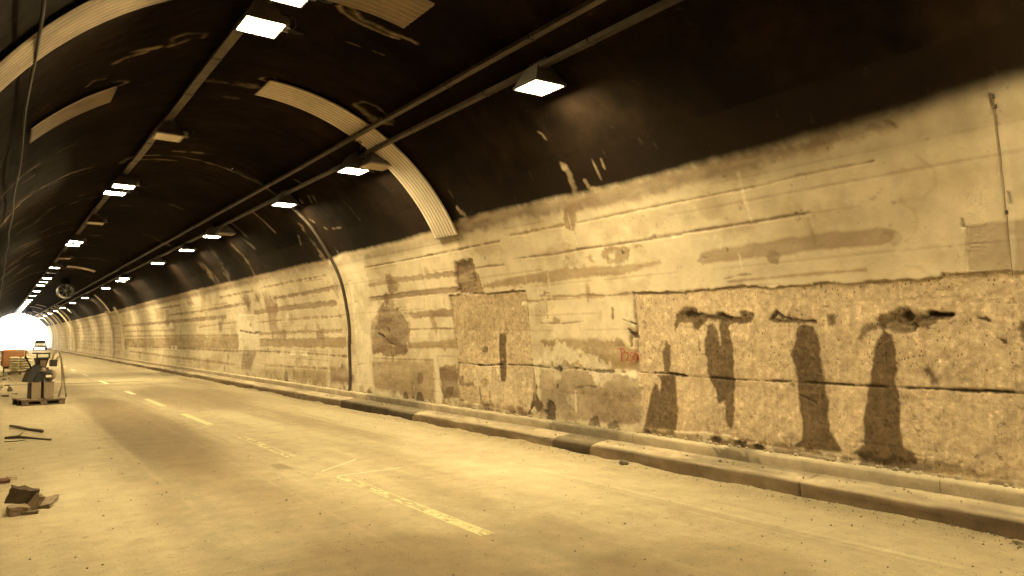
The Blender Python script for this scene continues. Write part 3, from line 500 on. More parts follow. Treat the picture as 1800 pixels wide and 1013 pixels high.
st1 = sstep(.12, .42, fbm(wu, wz, 1.1, 1.6, 6, 405, .62))*(1-.7*Pm); C *= (1-.17*st1)[..., None]*np.array((1, .985, .95))**st1[..., None]
st2 = sstep(.10, .30, fbm(wu, wz, 3.0, 3.0, 6, 407, .66))*sstep(2.3, 1.0, Z)*(1-.6*Pm); C *= (1-.16*st2)[..., None]
# hairline specks in plaster
spk = sstep(.58, .75, fbm(U, Z, 16, 16, 3, 81))*(1-Pm); C *= (1-.3*spk)[..., None]
# paint line (black vault paint runs down to here)
py = np.array([p[0] for p in PAINT]); pz = np.array([p[1] for p in PAINT])
pl = np.interp(ys, py, pz, left=3.56)[:, None]
pl = np.where(ys[:, None] > py[-1], 3.52, pl)
so = .05+.09*sstep(7, 2.5, U)
al = sstep(-so, so, Z-pl+.018*nA+.02*fbm(U, Z, 1.2, 3, 3, 93))
blk = np.array((.0110,.0068,.0042))
vn = 1+.5*fbm(U, Z, 1.2, 1.2, 4, 91)
C = C*(1-al[..., None])+ (blk*np.clip(vn, .4, 1.6)[..., None])*al[..., None]
C *= (1-.22*sstep(.5, 0, np.abs(Z-pl+.18)/.35)*(1-al))[..., None]     # darker fringe just below the paint line
# theta-based streaks in the black paint belong to both meshes
def vault_streaks(U, TH, C, D, ysv):
    n1 = fbm(U, TH*.07, 5, 5, 4, 101, .6)
    for pts, wd, a in VAULT:
        p = [(q[0], q[1]*.0695) for q in pts]; mg = wd*2+.1
        i0, i1 = np.searchsorted(ysv, [min(q[0] for q in p)-mg, max(q[0] for q in p)+mg])
        if i1-i0 < 1: continue
        s = slice(i0, i1); u = U[s]; v = TH[s]*.0695
        d = seg_dist(u, v, p, False)
        m = sstep(-.6*wd, .35*wd, wd*.5-d+n1[s]*wd*.9)*np.clip(.75+.9*n1[s], 0, 1)
        k = (m*a*np.where(u > 20, .45, .75))[..., None]; C[s] = C[s]*(1-k)+np.array((.44,.34,.22))*k
        D[s] += m*.008
    return C, D
TH = np.degrees(np.arctan2(Z-ZC, np.maximum(prof_x(Z)-XC, 1e-3)))
C, D = vault_streaks(U, TH, C, D, ys)
n2 = fbm(U, Z, 8, 8, 3, 111)
dust = sstep(.45, .8, fbm(U, Z, 11, 4, 4, 113, .6))*al; C += (dust*.02)[..., None]*np.array((1,.8,.55))
D *= sstep(0, .25, zz[-1]-Z)
nx = np.where(Z > ZC, -(prof_x(Z)-XC)/RR, -1.0); nz = np.where(Z > ZC, -(Z-ZC)/RR, 0.0)
P = np.stack([prof_x(Z)+nx*D, U, Z+nz*D], -1)
fm = (Pm[:-1,:-1]+Pm[1:,1:])*.5 > .5
wall = empty('tunnel_wall', (XC+RR, 0, 0)); tag(wall, 'long cream plastered tunnel wall with rough patches and dark wet stains, behind the kerb', 'wall')
def world_parent(o, p): o.parent = p; o.matrix_parent_inverse = Matrix.Translation(p.location).inverted(); return o
world_parent(grid_mesh('plaster', P, C, M_wall, keep=~fm, rough=Rg), wall)
yy = (U[:-1,:-1])
o = world_parent(grid_mesh('shotcrete_patch', P, C, M_wall, keep=fm & (yy > 9), rough=Rg*0+.4), wall); o['label'] = 'smaller square shotcrete patch split by a crack'
o = world_parent(grid_mesh('shotcrete_patch', P, C, M_wall, keep=fm & (yy <= 9), rough=np.ones_like(Rg)), wall); o['label'] = 'big pitted shotcrete patch with T-shaped wet stains'
# red spray lettering P250 on the wall
M_red = mat('red_spray_paint', (.30,.055,.03), .7, var=.3, vscale=30)
def stroke_mesh(mb, pts, wd=.011, off=.010):
    pts = [Vector(p) for p in pts]
    for a, b in zip(pts[:-1], pts[1:]):
        t = (b-a).normalized()*wd*.5; n = Vector((-t.y, t.x))
        q = [a-t+n, b+t+n, b+t-n, a-t-n]
        fr = [(float(prof_x(np.array(z)))-off, y, z) for y, z in q]; bk = [(x+.05, y, z) for x, y, z in fr]
        mb.hull(bk, fr)
mb = MB()
def gl(pts, y0, s=.16): stroke_mesh(mb, [(y0-p[0]*s, 1.30+p[1]*s) for p in pts])
gl([(-.35,1.0),(.25,1.06),(.5,.85),(.4,.65),(.1,.6)], 7.60); gl([(.0,1.02),(.05,.5),(.05,-.1)], 7.60)
gl([(.0,.62),(.15,.72),(.3,.6),(.2,.3),(.0,.05),(.35,.0)], 7.50)
gl([(.35,.72),(.1,.7),(.06,.42),(.3,.4),(.35,.15),(.1,.0)], 7.42)
gl([(.2,.7),(.02,.5),(.02,.15),(.2,.02),(.38,.2),(.38,.55),(.2,.7)], 7.35)
o = world_parent(mb.build('spray_lettering', M_red), wall); o['label'] = 'red hand-sprayed P250'
del U, Z
# ------------------------------------------------------------------ vault (black painted ceiling) and left wall
yv = [Y0]
while yv[-1] < Y1:
    y = yv[-1]; d = .5 if y < 0 else (.06 if y < 5 else (.03 if y < 16 else .03*(y/16)**1.7)); yv.append(y+min(d, 1.0))
yv = np.array(yv); yv[-1] = Y1
th_top = math.degrees(math.asin(2.42/RR))
th = np.concatenate([[th_top-1.3], np.linspace(th_top, 180-10, 330)])
U, T = np.meshgrid(yv, th, indexing='ij'); t = np.radians(T)
C = np.tile(blk, U.shape+(1,))*np.clip(1+1.1*fbm(U, T*.07, .8, .8, 6, 131, .6), .3, 2.6)[..., None]
C *= (1+.25*fbm(U, T*.07, 6, .6, 3, 133))[..., None]
D = .012*fbm(U, T*.07, 1.2, 1.2, 4, 3)+.004*fbm(U, T*.07, 9, 9, 3, 9)
C, D = vault_streaks(U, T, C, D, yv)
dust = sstep(.5, .85, fbm(U, T*.07, 13, 13, 4, 143, .6))*sstep(-.1, .5, fbm(U, T*.07, .4, .5, 3, 145)); C += (dust*.05)[..., None]*np.array((1,.8,.55))
# faint arc-shaped scrape lines on the left haunch, one family every few metres
for k in range(44):
    y = 18+k*2.7+random.random()*1.5; a0 = 112+random.random()*40; a1 = a0+10+random.random()*30
    wd = .03+.002*y*random.random(); i0, i1 = np.searchsorted(yv, [y-.6, y+.6]); s = slice(i0, i1)
    if i1-i0 < 1: continue
    m = sstep(wd, 0, np.abs(U[s]-y+.1*np.sin(T[s]*.1)))*sstep(a0, a0+3, T[s])*sstep(a1, a1-3, T[s])*(.4+.6*random.random())
    C[s] = C[s]*(1-m[..., None]*.5)+np.array((.3,.24,.17))*m[..., None]*.5
D *= sstep(0, 4, T-th_top)
D[:, 0] = -.014
P = np.stack([XC+(RR-D)*np.cos(t), U, ZC+(RR-D)*np.sin(t)], -1)
v = grid_mesh('tunnel_vault', P, C, M_vault, rough=np.zeros(U.shape)); tag(v, 'arched black painted tunnel ceiling with pale scrapes, above the lamps', 'ceiling')
yl = yv[::3].copy(); yl[-1] = Y1
th2 = np.concatenate([np.radians(np.linspace(170, 180, 8)), ]); 
pr = [(XC+RR*math.cos(a), ZC+RR*math.sin(a)) for a in th2]+[(XC-RR-.015, z) for z in np.linspace(ZC-.3, .28, 8)]
U, J = np.meshgrid(yl, np.arange(len(pr)), indexing='ij'); pa = np.array(pr)
C = np.tile(PAL['cream'], U.shape+(1,))*(1+.15*fbm(U, J*.2, .8, 2, 4, 15))[..., None]
P = np.stack([pa[J,0]+.01*fbm(U, J*.2, 2, 2, 3, 7), U, pa[J,1]], -1)
v = grid_mesh('tunnel_wall', P, C, M_wall, rough=np.zeros(U.shape)); tag(v, 'plastered side wall at the far left edge, curving into the black ceiling', 'wall')
mb = MB(); mb.hull([(XC+4.1*math.cos(a), Y0-.3, max(-.1, ZC+4.1*math.sin(a))) for a in np.radians(np.linspace(-24, 204, 24))], [(XC+4.1*math.cos(a), Y0, max(-.1, ZC+4.1*math.sin(a))) for a in np.radians(np.linspace(-24, 204, 24))])  # unseen cap added to block daylight from the open back end
o = mb.build('tunnel_wall', mat('dim_concrete', (.2,.17,.13))); tag(o, 'plain cap added to keep daylight out, unseen far behind the photographer', 'wall')
# ------------------------------------------------------------------ ground, road
M_out = mat('outside_ground', (.34,.31,.26), .9, vscale=.3)
mb = MB(); S = 600
me = bpy.data.meshes.new('ground'); me.from_pydata([(-S,-S,-.06),(S,-S,-.06),(S,S,-.06),(-S,S,-.06)], [], [(0,1,2,3)]); tag(link('ground', me, M_out), kind='structure')
me = bpy.data.meshes.new('road_outside'); me.from_pydata([(-.5,Y1,-.012),(6.85,Y1,-.012),(6.85,599,-.012),(-.5,599,-.012)], [], [(0,1,2,3)])
tag(link('road', me, mat('outside_asphalt', (.16,.15,.14), .9)), kind='structure')
xs = np.concatenate([[-.46], np.linspace(-.4, 6.78, 190)])
yr = [Y0]
while yr[-1] < Y1:
    y = yr[-1]; d = .5 if y < 1 else (.025 if y < 8 else .025*(y/8)**1.8); yr.append(y+min(d, 1.0))
yr = np.array(yr); yr[-1] = Y1
U, X = np.meshgrid(yr, xs, indexing='ij')
C = np.tile(np.array((.300,.248,.166)), U.shape+(1,))
n0 = fbm(X, U, .55, .12, 5, 201, .55); C *= (1+.30*n0)[..., None]
C *= (1+.18*fbm(X, U, 3.5, .25, 5, 203, .6))[..., None]
C *= (1+.11*fbm(X, U, 14, 14, 3, 205))[..., None]
def blob(x, y, rx, ry, a, seed=1, col=(.165,.120,.074)):
    i0, i1 = np.searchsorted(yr, [y-ry*2, y+ry*2])
    if i1-i0 < 1: return
    s = slice(i0, i1); r = np.sqrt(((X[s]-x)/rx)**2+((U[s]-y)/ry)**2)+.55*fbm(X[s], U[s], 1/rx*.8, 1/ry*.8, 4, seed)
    k = (sstep(1.15, .55, r)*a)[..., None]; C[s] = C[s]*(1-k)+np.array(col)*k
# darker damp / tyre-polished areas, nearest ones paint dimmer lamplight; paler dusty sweeps
for q in [(2.2,16,.85,8,.85),(4.6,22,1.3,6,.6),(1.9,27,.8,4,.5),(5.2,14,.4,5,.35),(2.4,6.5,.7,2.6,.42),(1.4,5.2,.5,1.1,.25),(2.4,4.7,1.1,1.2,.62),(3.6,3.6,1.2,.7,.55),(1.2,8.5,.5,1.5,.3),(3.85,4.9,.55,.8,.40),(3.75,3.7,.28,.7,.42),(4.7,3.3,.3,.9,.2),(4.4,9.5,.35,2.6,.3),(3.9,7.0,.28,1.3,.3),
          (4.9,18,.4,6,.30),(2.1,21.3,.7,1.8,.4),(3.0,29,3.0,.5,.30),(6.3,30,.3,3.5,.5),(6.1,26.5,.5,.5,.5),(5.2,44,1.5,3,.35),(1.2,36,1,4,.3),(4.4,24,.8,6,.25),(3.0,9.35,.10,.28,.7),(1.3,21.9,.7,.45,.35)]:
    blob(*q, seed=int(q[0]*100))
for q in [(5.6,9,.8,2.6,.5),(5.0,7,.5,1.8,.3),(4.2,15,.4,3,.3),(.8,14,.7,6,.35),(.9,8.5,.6,2,.3),(6.0,13,.5,4,.4),(4.7,31.5,1.2,2,.45),(5.9,5,.6,2,.25),(3.2,70,3.6,30,.4),(3.0,38,1.5,3,.3)]:
    blob(*q, seed=int(q[0]*90), col=(.47,.40,.28))
# pale worn edge line, grader streaks
for x0, wd, a in ((5.62,.045,.35),(5.50,.02,.22),(5.86,.03,.18),(5.40,.012,.2),(4.95,.02,.12),(4.1,.03,.10),(2.6,.03,.1),(1.6,.05,.1)):
    xx = x0-.02*(U-3)*(U < 20)*(x0 > 5)+.02*fbm(U, U*0, .3, 1, 2, 5)
    k = (sstep(wd, wd*.4, np.abs(X-xx))*a*np.clip(.6+fbm(X, U, 2, 1.3, 3, 8), 0, 1)*sstep(24, 14, U))[..., None]; C = C*(1-k)+np.array((.52,.45,.33))*k
# broom marks (short transverse ticks)
tick = sstep(.25, .7, fbm(X, U, 1.4, 26, 2, 221))*sstep(.1, .5, fbm(X, U, .9, .9, 2, 223))*sstep(9, 5, U); C *= (1+.14*tick)[..., None]
# transverse joints across the slab
for yj, a in ((31.0,1.4),(58,.7),(84,.5)):
    m = sstep(.16, .05, np.abs(U-yj-.05*fbm(X, U*0, 1.5, 1, 2, 9)))*sstep(5.2, 4.2, X); C *= (1-a*m*.7)[..., None]
crk = sstep(.02, .0, np.abs(X-3.06-.03*fbm(U, U*0, .7, 1, 3, 66)))*sstep(6, 9, U)*.2; C *= (1-crk)[..., None]
spk = sstep(.70, .8, fbm(X, U, 15, 15, 2, 231)); C *= (1-.3*spk)[..., None]
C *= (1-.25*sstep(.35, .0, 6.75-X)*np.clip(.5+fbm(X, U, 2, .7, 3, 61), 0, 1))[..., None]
Zr = .006*fbm(X, U, .8, .5, 3, 211)+.0015*fbm(X, U, 9, 9, 3, 213)+.055*sstep(.22, 0, 6.76-X)*np.clip(fbm(X, U, 1.5, 1.6, 4, 215)+.35, 0, 1)
P = np.stack([X, U, Zr], -1)
road = grid_mesh('road', P, C, M_road, rough=np.zeros(U.shape)+.55); tag(road, kind='structure')
# centre line dashes, worn: only the cells where paint is left
M_line = mat('worn_yellow_line', (.46,.385,.205), .8, var=.3, vscale=14)
M_far = mat('pale_lane_paint', (.66,.58,.38), .7, var=.2, vscale=9)
M_cross = mat('pale_chalk_line', (.5,.44,.32), .8, var=.2, vscale=10)
def road_z(x, y):
    i = min(max(int(np.searchsorted(yr, y)), 0), len(yr)-1); j = min(int(np.searchsorted(xs, x)), len(xs)-1); return Zr[max(i-1,0):i+1, max(j-1,0):j+1].max()
def dash(y0, y1, xa=3.37, wd=.135, keep=.5, edge=True, m=None, name='lane_dash', rot=0):
    st = max(.018, (y1-y0)/260); nx_ = 9; ny = int((y1-y0)/st); vs = []; fs = []
    gx = np.linspace(-wd/2, wd/2, nx_+1)
    for j in range(ny):
        for i in range(nx_):
            yc = y0+(j+.5)*st; v = float(vnoise(np.array(yc*9.), np.array((xa+gx[i])*22), 3)+.5*vnoise(np.array(yc*34.), np.array(gx[i]*70), 4))/1.5
            e = i in (0, nx_-1)
            if v > (1-keep)*(.55 if e and edge else 1): 
                k = len(vs); h = .005
                for (a, b) in ((gx[i], yc-st/2), (gx[i+1], yc-st/2), (gx[i+1], yc+st/2), (gx[i], yc+st/2)):
                    jx = .004*(random.random()-.5); vs.append((xa+a+jx, b+jx, float(road_z(xa+a, b))+h))
                fs.append((k, k+1, k+2, k+3))
    me = bpy.data.meshes.new(name); me.from_pydata(vs, [], fs); return link(name, me, m or M_line, road)
for (a, b, k) in ((5.17,6.2,.70),(6.2,8.31,.40),(10.05,12.6,.42),(14.65,17.11,.9),(19.34,21.82,.9),(23.9,25.4,.4),(30.0,32.4,.75),(36.5,38.9,.7),(43,45.5,.8),(49.3,52,.8),(56,58.4,.8),(62,65,.8),(70,73,.6)):
    dash(a, b, keep=k if b < 23 else .95, m=None if b < 23 else M_far)
# pale cross lines near the 8 m mark
for (p, q) in (((3.35,8.35),(4.2,8.45)),((3.3,8.75),(4.0,9.35))):
    n = 60; vs = []; fs = []
    for i in range(n):
        tt = i/(n-1); x = p[0]+(q[0]-p[0])*tt; y = p[1]+(q[1]-p[1])*tt; wv = .008+.01*random.random()
        z = float(road_z(x, y))+.005; vs += [(x, y-wv, z), (x, y+wv, z)]
        if i: k = 2*i; fs.append((k-2, k, k+1, k-1))
    me = bpy.data.meshes.new('scratch_line'); me.from_pydata(vs, [], fs); link('scratch_line', me, M_cross, road)
# ------------------------------------------------------------------ kerbs
def kerb_stone(y0, y1, parent, wet, side=1, name='kerb_stone'):
    n = max(3, int((y1-y0)/(.05 if y0 < 18 and y0 > -1 else .5))); Yk = np.linspace(y0+.006, y1-.006, n)
    prof = [(6.735,-.05),(6.73,.03),(6.725,.09),(6.718,.14),(6.735,.166),(6.77,.172),(6.86,.176),(6.95,.185),(7.03,.195),(7.085,.205)]
    U, J = np.meshgrid(Yk, np.arange(len(prof)), indexing='ij'); pa = np.array(prof)
    ns = fbm(U, J*.3, 1.1, 2.2, 5, 301, .6); n2 = fbm(U, J*.5, 9, 3, 3, 303)
    chip = sstep(.05, .5, fbm(U, U*0, 1.4, 1, 4, 305))*np.where(np.abs(J-4) <= 1, 1, 0)
    n5 = fbm(U, J*.9, 6, 1.3, 4, 321, .6); x = pa[J,0]-.014*ns-.010*n5+chip*.035; z = pa[J,1]-.022*chip*(J > 2)+.007*n5*(J > 2)
    jut = .012*(vnoise(np.array(y0*3.1), np.array(2.), 5)-.5); x = x+jut
    x = np.where(J == len(prof)-1, 7.09, x)
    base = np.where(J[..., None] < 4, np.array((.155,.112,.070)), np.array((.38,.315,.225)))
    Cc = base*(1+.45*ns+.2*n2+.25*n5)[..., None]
    if wet: Cc = Cc*np.where(J < 6, .36, .5)[..., None]
    else: Cc = Cc*(1-.35*sstep(.1,.5,fbm(U, J*.4, .7, 1.5, 3, 309)))[..., None]
    if side < 0: x = 2*XC-x
    # end caps: first and last rings drop in
    Pk = np.stack([x, U, z], -1); a = Pk[:1].copy(); a[..., 2] -= .06; b = Pk[-1:].copy(); b[..., 2] -= .06; a[...,0] += .03*side; b[...,0] += .03*side
    Pk = np.concatenate([a, Pk, b]); Cc = np.concatenate([Cc[:1]*.4, Cc, Cc[-1:]*.4])
    return grid_mesh(name, Pk, Cc, M_kerb, parent, rough=np.zeros(Pk.shape[:2])+.3)
kb = empty('kerb', (0,0,0)); tag(kb, 'low stepped concrete kerb running along the foot of the stained right wall', 'kerb')
edges = [-12,-8,-4.4,-.9,1.1,4.55,7.79,8.61,13.03,16.65]+[16.65+3.6*i for i in range(1, 38)]
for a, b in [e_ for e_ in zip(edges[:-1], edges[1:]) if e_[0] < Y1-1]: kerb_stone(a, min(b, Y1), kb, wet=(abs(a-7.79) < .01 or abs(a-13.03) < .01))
def slab(y0, y1, parent, wetr, side=1):
    n = max(3, int((y1-y0)/(.05 if y0 < 18 and y0 > -1 else .5))); Yk = np.linspace(y0+.003, y1-.003, n)
    prof = [(7.075,.15),(7.072,.24),(7.070,.30),(7.080,.328),(7.10,.334),(7.14,.336),(7.21,.336)]
    U, J = np.meshgrid(Yk, np.arange(len(prof)), indexing='ij'); pa = np.array(prof)
    ns = fbm(U, J*.3, 2.5, 2.5, 4, 311, .6); n2 = fbm(U, J*.5, 12, 3, 3, 313)
    x = pa[J,0]-.006*ns-.003*n2; z = pa[J,1]+.005*ns*(J > 2)
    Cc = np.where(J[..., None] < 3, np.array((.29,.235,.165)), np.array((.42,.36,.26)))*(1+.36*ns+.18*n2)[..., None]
    for (c, r) in wetr: Cc = Cc*(1-.5*sstep(r, r*.6, np.abs(U-c+.3*n2)))[..., None]
    if side < 0: x = 2*XC-x
    return grid_mesh('ledge_slab', np.stack([x, U, z], -1), Cc, M_kerb, parent, rough=np.zeros(U.shape)+.3)
ed2 = [-12,-6,-.5,3.36,7.3,11.2,14.9]+[14.9+4.5*i for i in range(1, 31)]
for a, b in [e_ for e_ in zip(ed2[:-1], ed2[1:]) if e_[0] < Y1-1]: slab(a, min(b, Y1), kb, [(8.3,1.0),(14.6,1.6),(5.6,.3),(2.3,.2)])
kl = empty('kerb', (0,0,0)); tag(kl, 'dusty concrete kerb at the far left edge below the side wall', 'kerb')
for a, b in zip(range(-12, 130, 6), range(-6, 136, 6)): kerb_stone(a, min(b, Y1), kl, False, -1); slab(a, min(b, Y1), kl, [], -1)
bp_ = [(6.765,-.1),(6.765,.135),(7.0,.155),(7.095,.17),(7.095,.31),(7.2,.318)]
for pr_k, sd_k in ((kb, 1), (kl, -1)):
    vs = []; fs = []
    for i, (x, z) in enumerate(bp_):
        xx = x if sd_k > 0 else 2*XC-x; vs += [(xx, Y0, z), (xx, Y1, z)]
        if i: k = 2*i; fs.append((k-2, k-1, k+1, k))
    me = bpy.data.meshes.new('mortar_bed'); me.from_pydata(vs, [], fs); link('mortar_bed', me, mat('dark_mortar', (.06,.045,.03), .95), pr_k)
# rubble lying on the ledge and road
def rock(mb, c, r, sq=(1,1,1), seed=0, sub=1):
    bm = bmesh.new(); bmesh.ops.create_icosphere(bm, subdivisions=sub, radius=1); rn = random.Random(seed)
    vs = []
    for v_ in bm.verts: k = .72+.5*rn.random(); vs.append((c[0]+v_.co.x*r*k*sq[0], c[1]+v_.co.y*r*k*sq[1], c[2]+v_.co.z*r*k*sq[2]))
    fs = [tuple(x.index for x in f.verts) for f in bm.faces]; bm.free(); mb.add(vs, fs)
M_peb = mat('pebble', (.30,.25,.17), .9, var=.4, vscale=9)
M_pebd = mat('dark_pebble', (.12,.095,.065), .9, var=.4, vscale=9)
mb = MB(); mb2 = MB(); rn = random.Random(3)
for k in range(1700):
    u = rn.random(); y = 2.2+22*u*u; x = -.1+6.7*rn.random()
    if rn.random() < .4: x = 6.72-.30*rn.random()**2
    r = .003+.006*rn.random()**2
    (mb2 if rn.random() < .55 else mb).v  # choose pile
    tgt = mb2 if rn.random() < .6 else mb; q = r
    s_ = [(x-q,y-q,0),(x+q*.9,y-q*.7,0),(x+q*.8,y+q,0),(x-q*.9,y+q*.8,0)]; h = float(road_z(min(x,6.7), y))
    rot_ = rn.random()*3; ca, sa = math.cos(rot_), math.sin(rot_)
    b_ = [(x+(p[0]-x)*ca-(p[1]-y)*sa, y+(p[0]-x)*sa+(p[1]-y)*ca) for p in s_]
    tgt.hull([(p[0],p[1],h-.002) for p in b_], [(x+(p[0]-x)*.6, y+(p[1]-y)*.6, h+q*1.1) for p in b_])
g_ = mb.build('gravel', M_peb); tag(g_, 'scattered tiny pale crumbs of gravel on the dusty road', 'gravel', kind='stuff')
g_ = mb2.build('gravel', M_pebd); tag(g_, 'scattered tiny dark grit on the dusty road', 'grit', kind='stuff')
mb = MB()
for k in range(240):
    y = 2.3+rn.random()**1.3*16; r = .008+.022*rn.random()**2; rock(mb, (7.13+.03*rn.random(), y, .34+r*.4), r, seed=k)
for k in range(120):
    y = 2.3+rn.random()**1.3*16; r = .006+.014*rn.random()**2; rock(mb, (6.80+.26*rn.random()**.5, y, .185+r*.4), r, seed=k+999)
tag(mb.build('rubble', M_peb), 'loose crumbled plaster and rubble lying on the ledge at the foot of the right wall', 'rubble', kind='stuff')
for (x, y, z, r, sq, lb) in ((7.0,2.27,.22,.055,(1,1.2,.8),'angular lump of broken concrete on the kerb walkway, nearest the right edge'),(6.62,7.0,.03,.045,(1.2,1.5,.8),'dark fist-sized stone lying against the kerb foot'),(6.6,2.55,.02,.035,(.8,1.6,.6),'small pale stone chip on the road below the kerb at right')):
    mb = MB(); rock(mb, (0,0,0), r, sq, seed=int(r*1000), sub=2); o = mb.build('stone', M_pebd if 'dark' in lb else M_peb); o.location = (x, y, z); tag(o, lb, 'stone')
# ------------------------------------------------------------------ joint covers and pipes on the wall
def on_arc(deg, y, off=0):
    a = math.radians(deg)
    return (XC+(RR-off)*math.cos(a), y, ZC+(RR-off)*math.sin(a))
def arc_tube(name, y, d0, d1, r, m, off=None, tail=None, wob=.0, seed=0, n=70, flat=1.0, parent=None):
    off = r*.8 if off is None else off; rn = random.Random(seed); pts = []
    for i in range(n+1):
        d = d0+(d1-d0)*i/n; pts.append(on_arc(d, y+wob*math.sin(i*.31+seed)+wob*.4*(rn.random()-.5), off))
    if tail is not None:
        x = pts[-1][0]; z = pts[-1][2]; k = 12
        for i in range(1, k+1): zz_ = z+(tail-z)*i/k; pts.append((XC+RR+.03*min(1,max(0,(ZC-zz_)/.5))-off, y+wob*math.sin(i*.5), zz_))
    return MB().tube(pts, r, 10).build(name, m, parent, smooth=True)
M_pipe = mat('dark_dusty_pipe', (.045,.033,.022), .7, var=.4, vscale=5)
M_band = mat('plaster_moulding', (.50,.44,.33), .85, var=.2, vscale=4, bump=.3)
o = arc_tube('drain_pipe', 17.15, 74, 0, .040, M_pipe, tail=.335, wob=.025, seed=2); tag(o, 'dark curved drain pipe hugging the ceiling and wall, reaching the ledge in the middle', 'pipe')
for y, d0, lb in ((55.9, 32, 'nearer of two pale rounded mouldings arching up the far wall'), (60.8, 30, 'farther of two pale rounded mouldings arching up the far wall')):
    o = arc_tube('wall_moulding', y, d0, 0, .13, M_band, off=.02, tail=.33, wob=.05, seed=3); tag(o, lb, 'moulding')
for i, y in enumerate((92, 97, 105, 109, 118, 127)):
    o = arc_tube('ring_moulding', y, 62, 0, .12, M_band, off=.02, tail=.33, wob=.05, seed=i, n=40); tag(o, 'pale arched ring moulding near the bright tunnel mouth', 'moulding', group='ring mouldings near the tunnel mouth')
# thin hanging wire on the near right wall
pts = []
for i in range(40):
    z = 3.62-i*(3.62-2.14)/39; x = float(prof_x(np.array(z)))-.012; pts.append((x, 2.60+.11*((z-2.1)/1.5)**2*-1+.11+.002*math.sin(i*.9), z))
wr = MB().tube(pts, .0035, 6).build('wire', mat('brown_wire', (.16,.11,.07), .8), smooth=True); tag(wr, 'thin brown wire with small clamps running down the wall at the upper right', 'wire')
for i in (1, 3, 25): MB().box(pts[i], (.02,.022,.035), ch=.004).build('clamp', M_pipe, wr)
# long cable along the left haunch
pts = [(.20+.012*math.sin(y*1.1), y, ZC+math.sqrt(3.93**2-(XC-.20)**2)-.03+.02*math.sin(y*.8)) for y in np.arange(2, 132, .6)]
o = MB().tube(pts, .016, 6).build('cable', M_cable, smooth=True); tag(o, 'black cable running lengthwise along the left side of the ceiling', 'cable')
# ------------------------------------------------------------------ corrugated strips
M_strip2 = mat('dimmed_corrugated_steel', (.175,.13,.08), .7, 0, var=.2, vscale=2.5, bump=.1, bscale=30)  # darker copy of the strip steel, weaker lamplight put into its colour
M_groove = mat('groove_shade', (.27,.21,.14), .9)  # shading between the ribs put into the colour of the groove faces
def corr(y0, y1, d0, d1, label, waves=8, amp=.022, off=.075, n=70, group=None, m=None):
    nu = waves*8+1; rows = []
    Y = np.linspace(y0, y1, nu); A = np.radians(np.linspace(d0, d1, n)); wv = -amp*np.array([[1,.35,0,0,0,0,0,.35][j % 8] for j in range(nu)])
    vs = []; fs = []
    for sgn, th_ in ((0, 0), (1, .004)):
        for a in A:
            for j, y in enumerate(Y):
                r = RR-off+wv[j]*-1+th_; vs.append((XC+r*math.cos(a), y, ZC+r*math.sin(a)))
    N = nu*n
    for s_ in (0, 1):
        for i in range(n-1):
            for j in range(nu-1):
                k = s_*N+i*nu+j; f = (k, k+1, k+nu+1, k+nu); fs.append(f if s_ == 0 else f[::-1])
    for i in (0, n-1):
        for j in range(nu-1): k = i*nu+j; fs.append((k, k+1, k+1+N, k+N))
    for j in (0, nu-1):
        for i in range(n-1): k = i*nu+j; fs.append((k, k+nu, k+nu+N, k+N))
    me = bpy.data.meshes.new('corrugated_strip'); me.from_pydata(vs, [], fs); me.polygons.foreach_set('use_smooth', [True]*len(fs))
    bm = bmesh.new(); bm.from_mesh(me); bmesh.ops.recalc_face_normals(bm, faces=bm.faces); bm.to_mesh(me); bm.free()
    me.materials.append(m or M_strip); me.materials.append(M_groove)
    npf = 2*(n-1)*(nu-1); mi = np.zeros(len(me.polygons), np.int32); jj = np.arange(npf) % (nu-1) % 8
    mi[:npf] = ((jj == 0) | (jj == 7)).astype(np.int32); me.polygons.foreach_set('material_index', mi)
    o = link('corrugated_strip', me, None); tag(o, label, 'metal strip', group); return o
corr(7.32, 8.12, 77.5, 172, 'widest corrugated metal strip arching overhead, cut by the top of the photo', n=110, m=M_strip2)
corr(11.2, 12.0, 27.6, 88.2, 'long pale corrugated metal strip curving down the ceiling to the right wall', n=110)
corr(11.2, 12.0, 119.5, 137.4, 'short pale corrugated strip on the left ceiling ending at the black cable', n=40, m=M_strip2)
corr(46.4, 47.4, 71, 91, 'small pale curved strip on the ceiling just in front of the nearer fan', n=24, waves=8)
corr(58.8, 59.6, 27, 51, 'narrow pale strip on the right of the ceiling above the wall mouldings', n=24, waves=4)
for q_, (y, a, b) in zip(('first','second','third','fourth','fifth','last'), ((84.5,40,48),(88,55,61),(99.5,67,82),(107,67,87),(110,28,50),(121,30,75))):
    corr(y, y+.9, a, b, q_+' of the pale strips on the far ceiling past the nearer fan', n=16, waves=3, group='far pale ceiling strips')
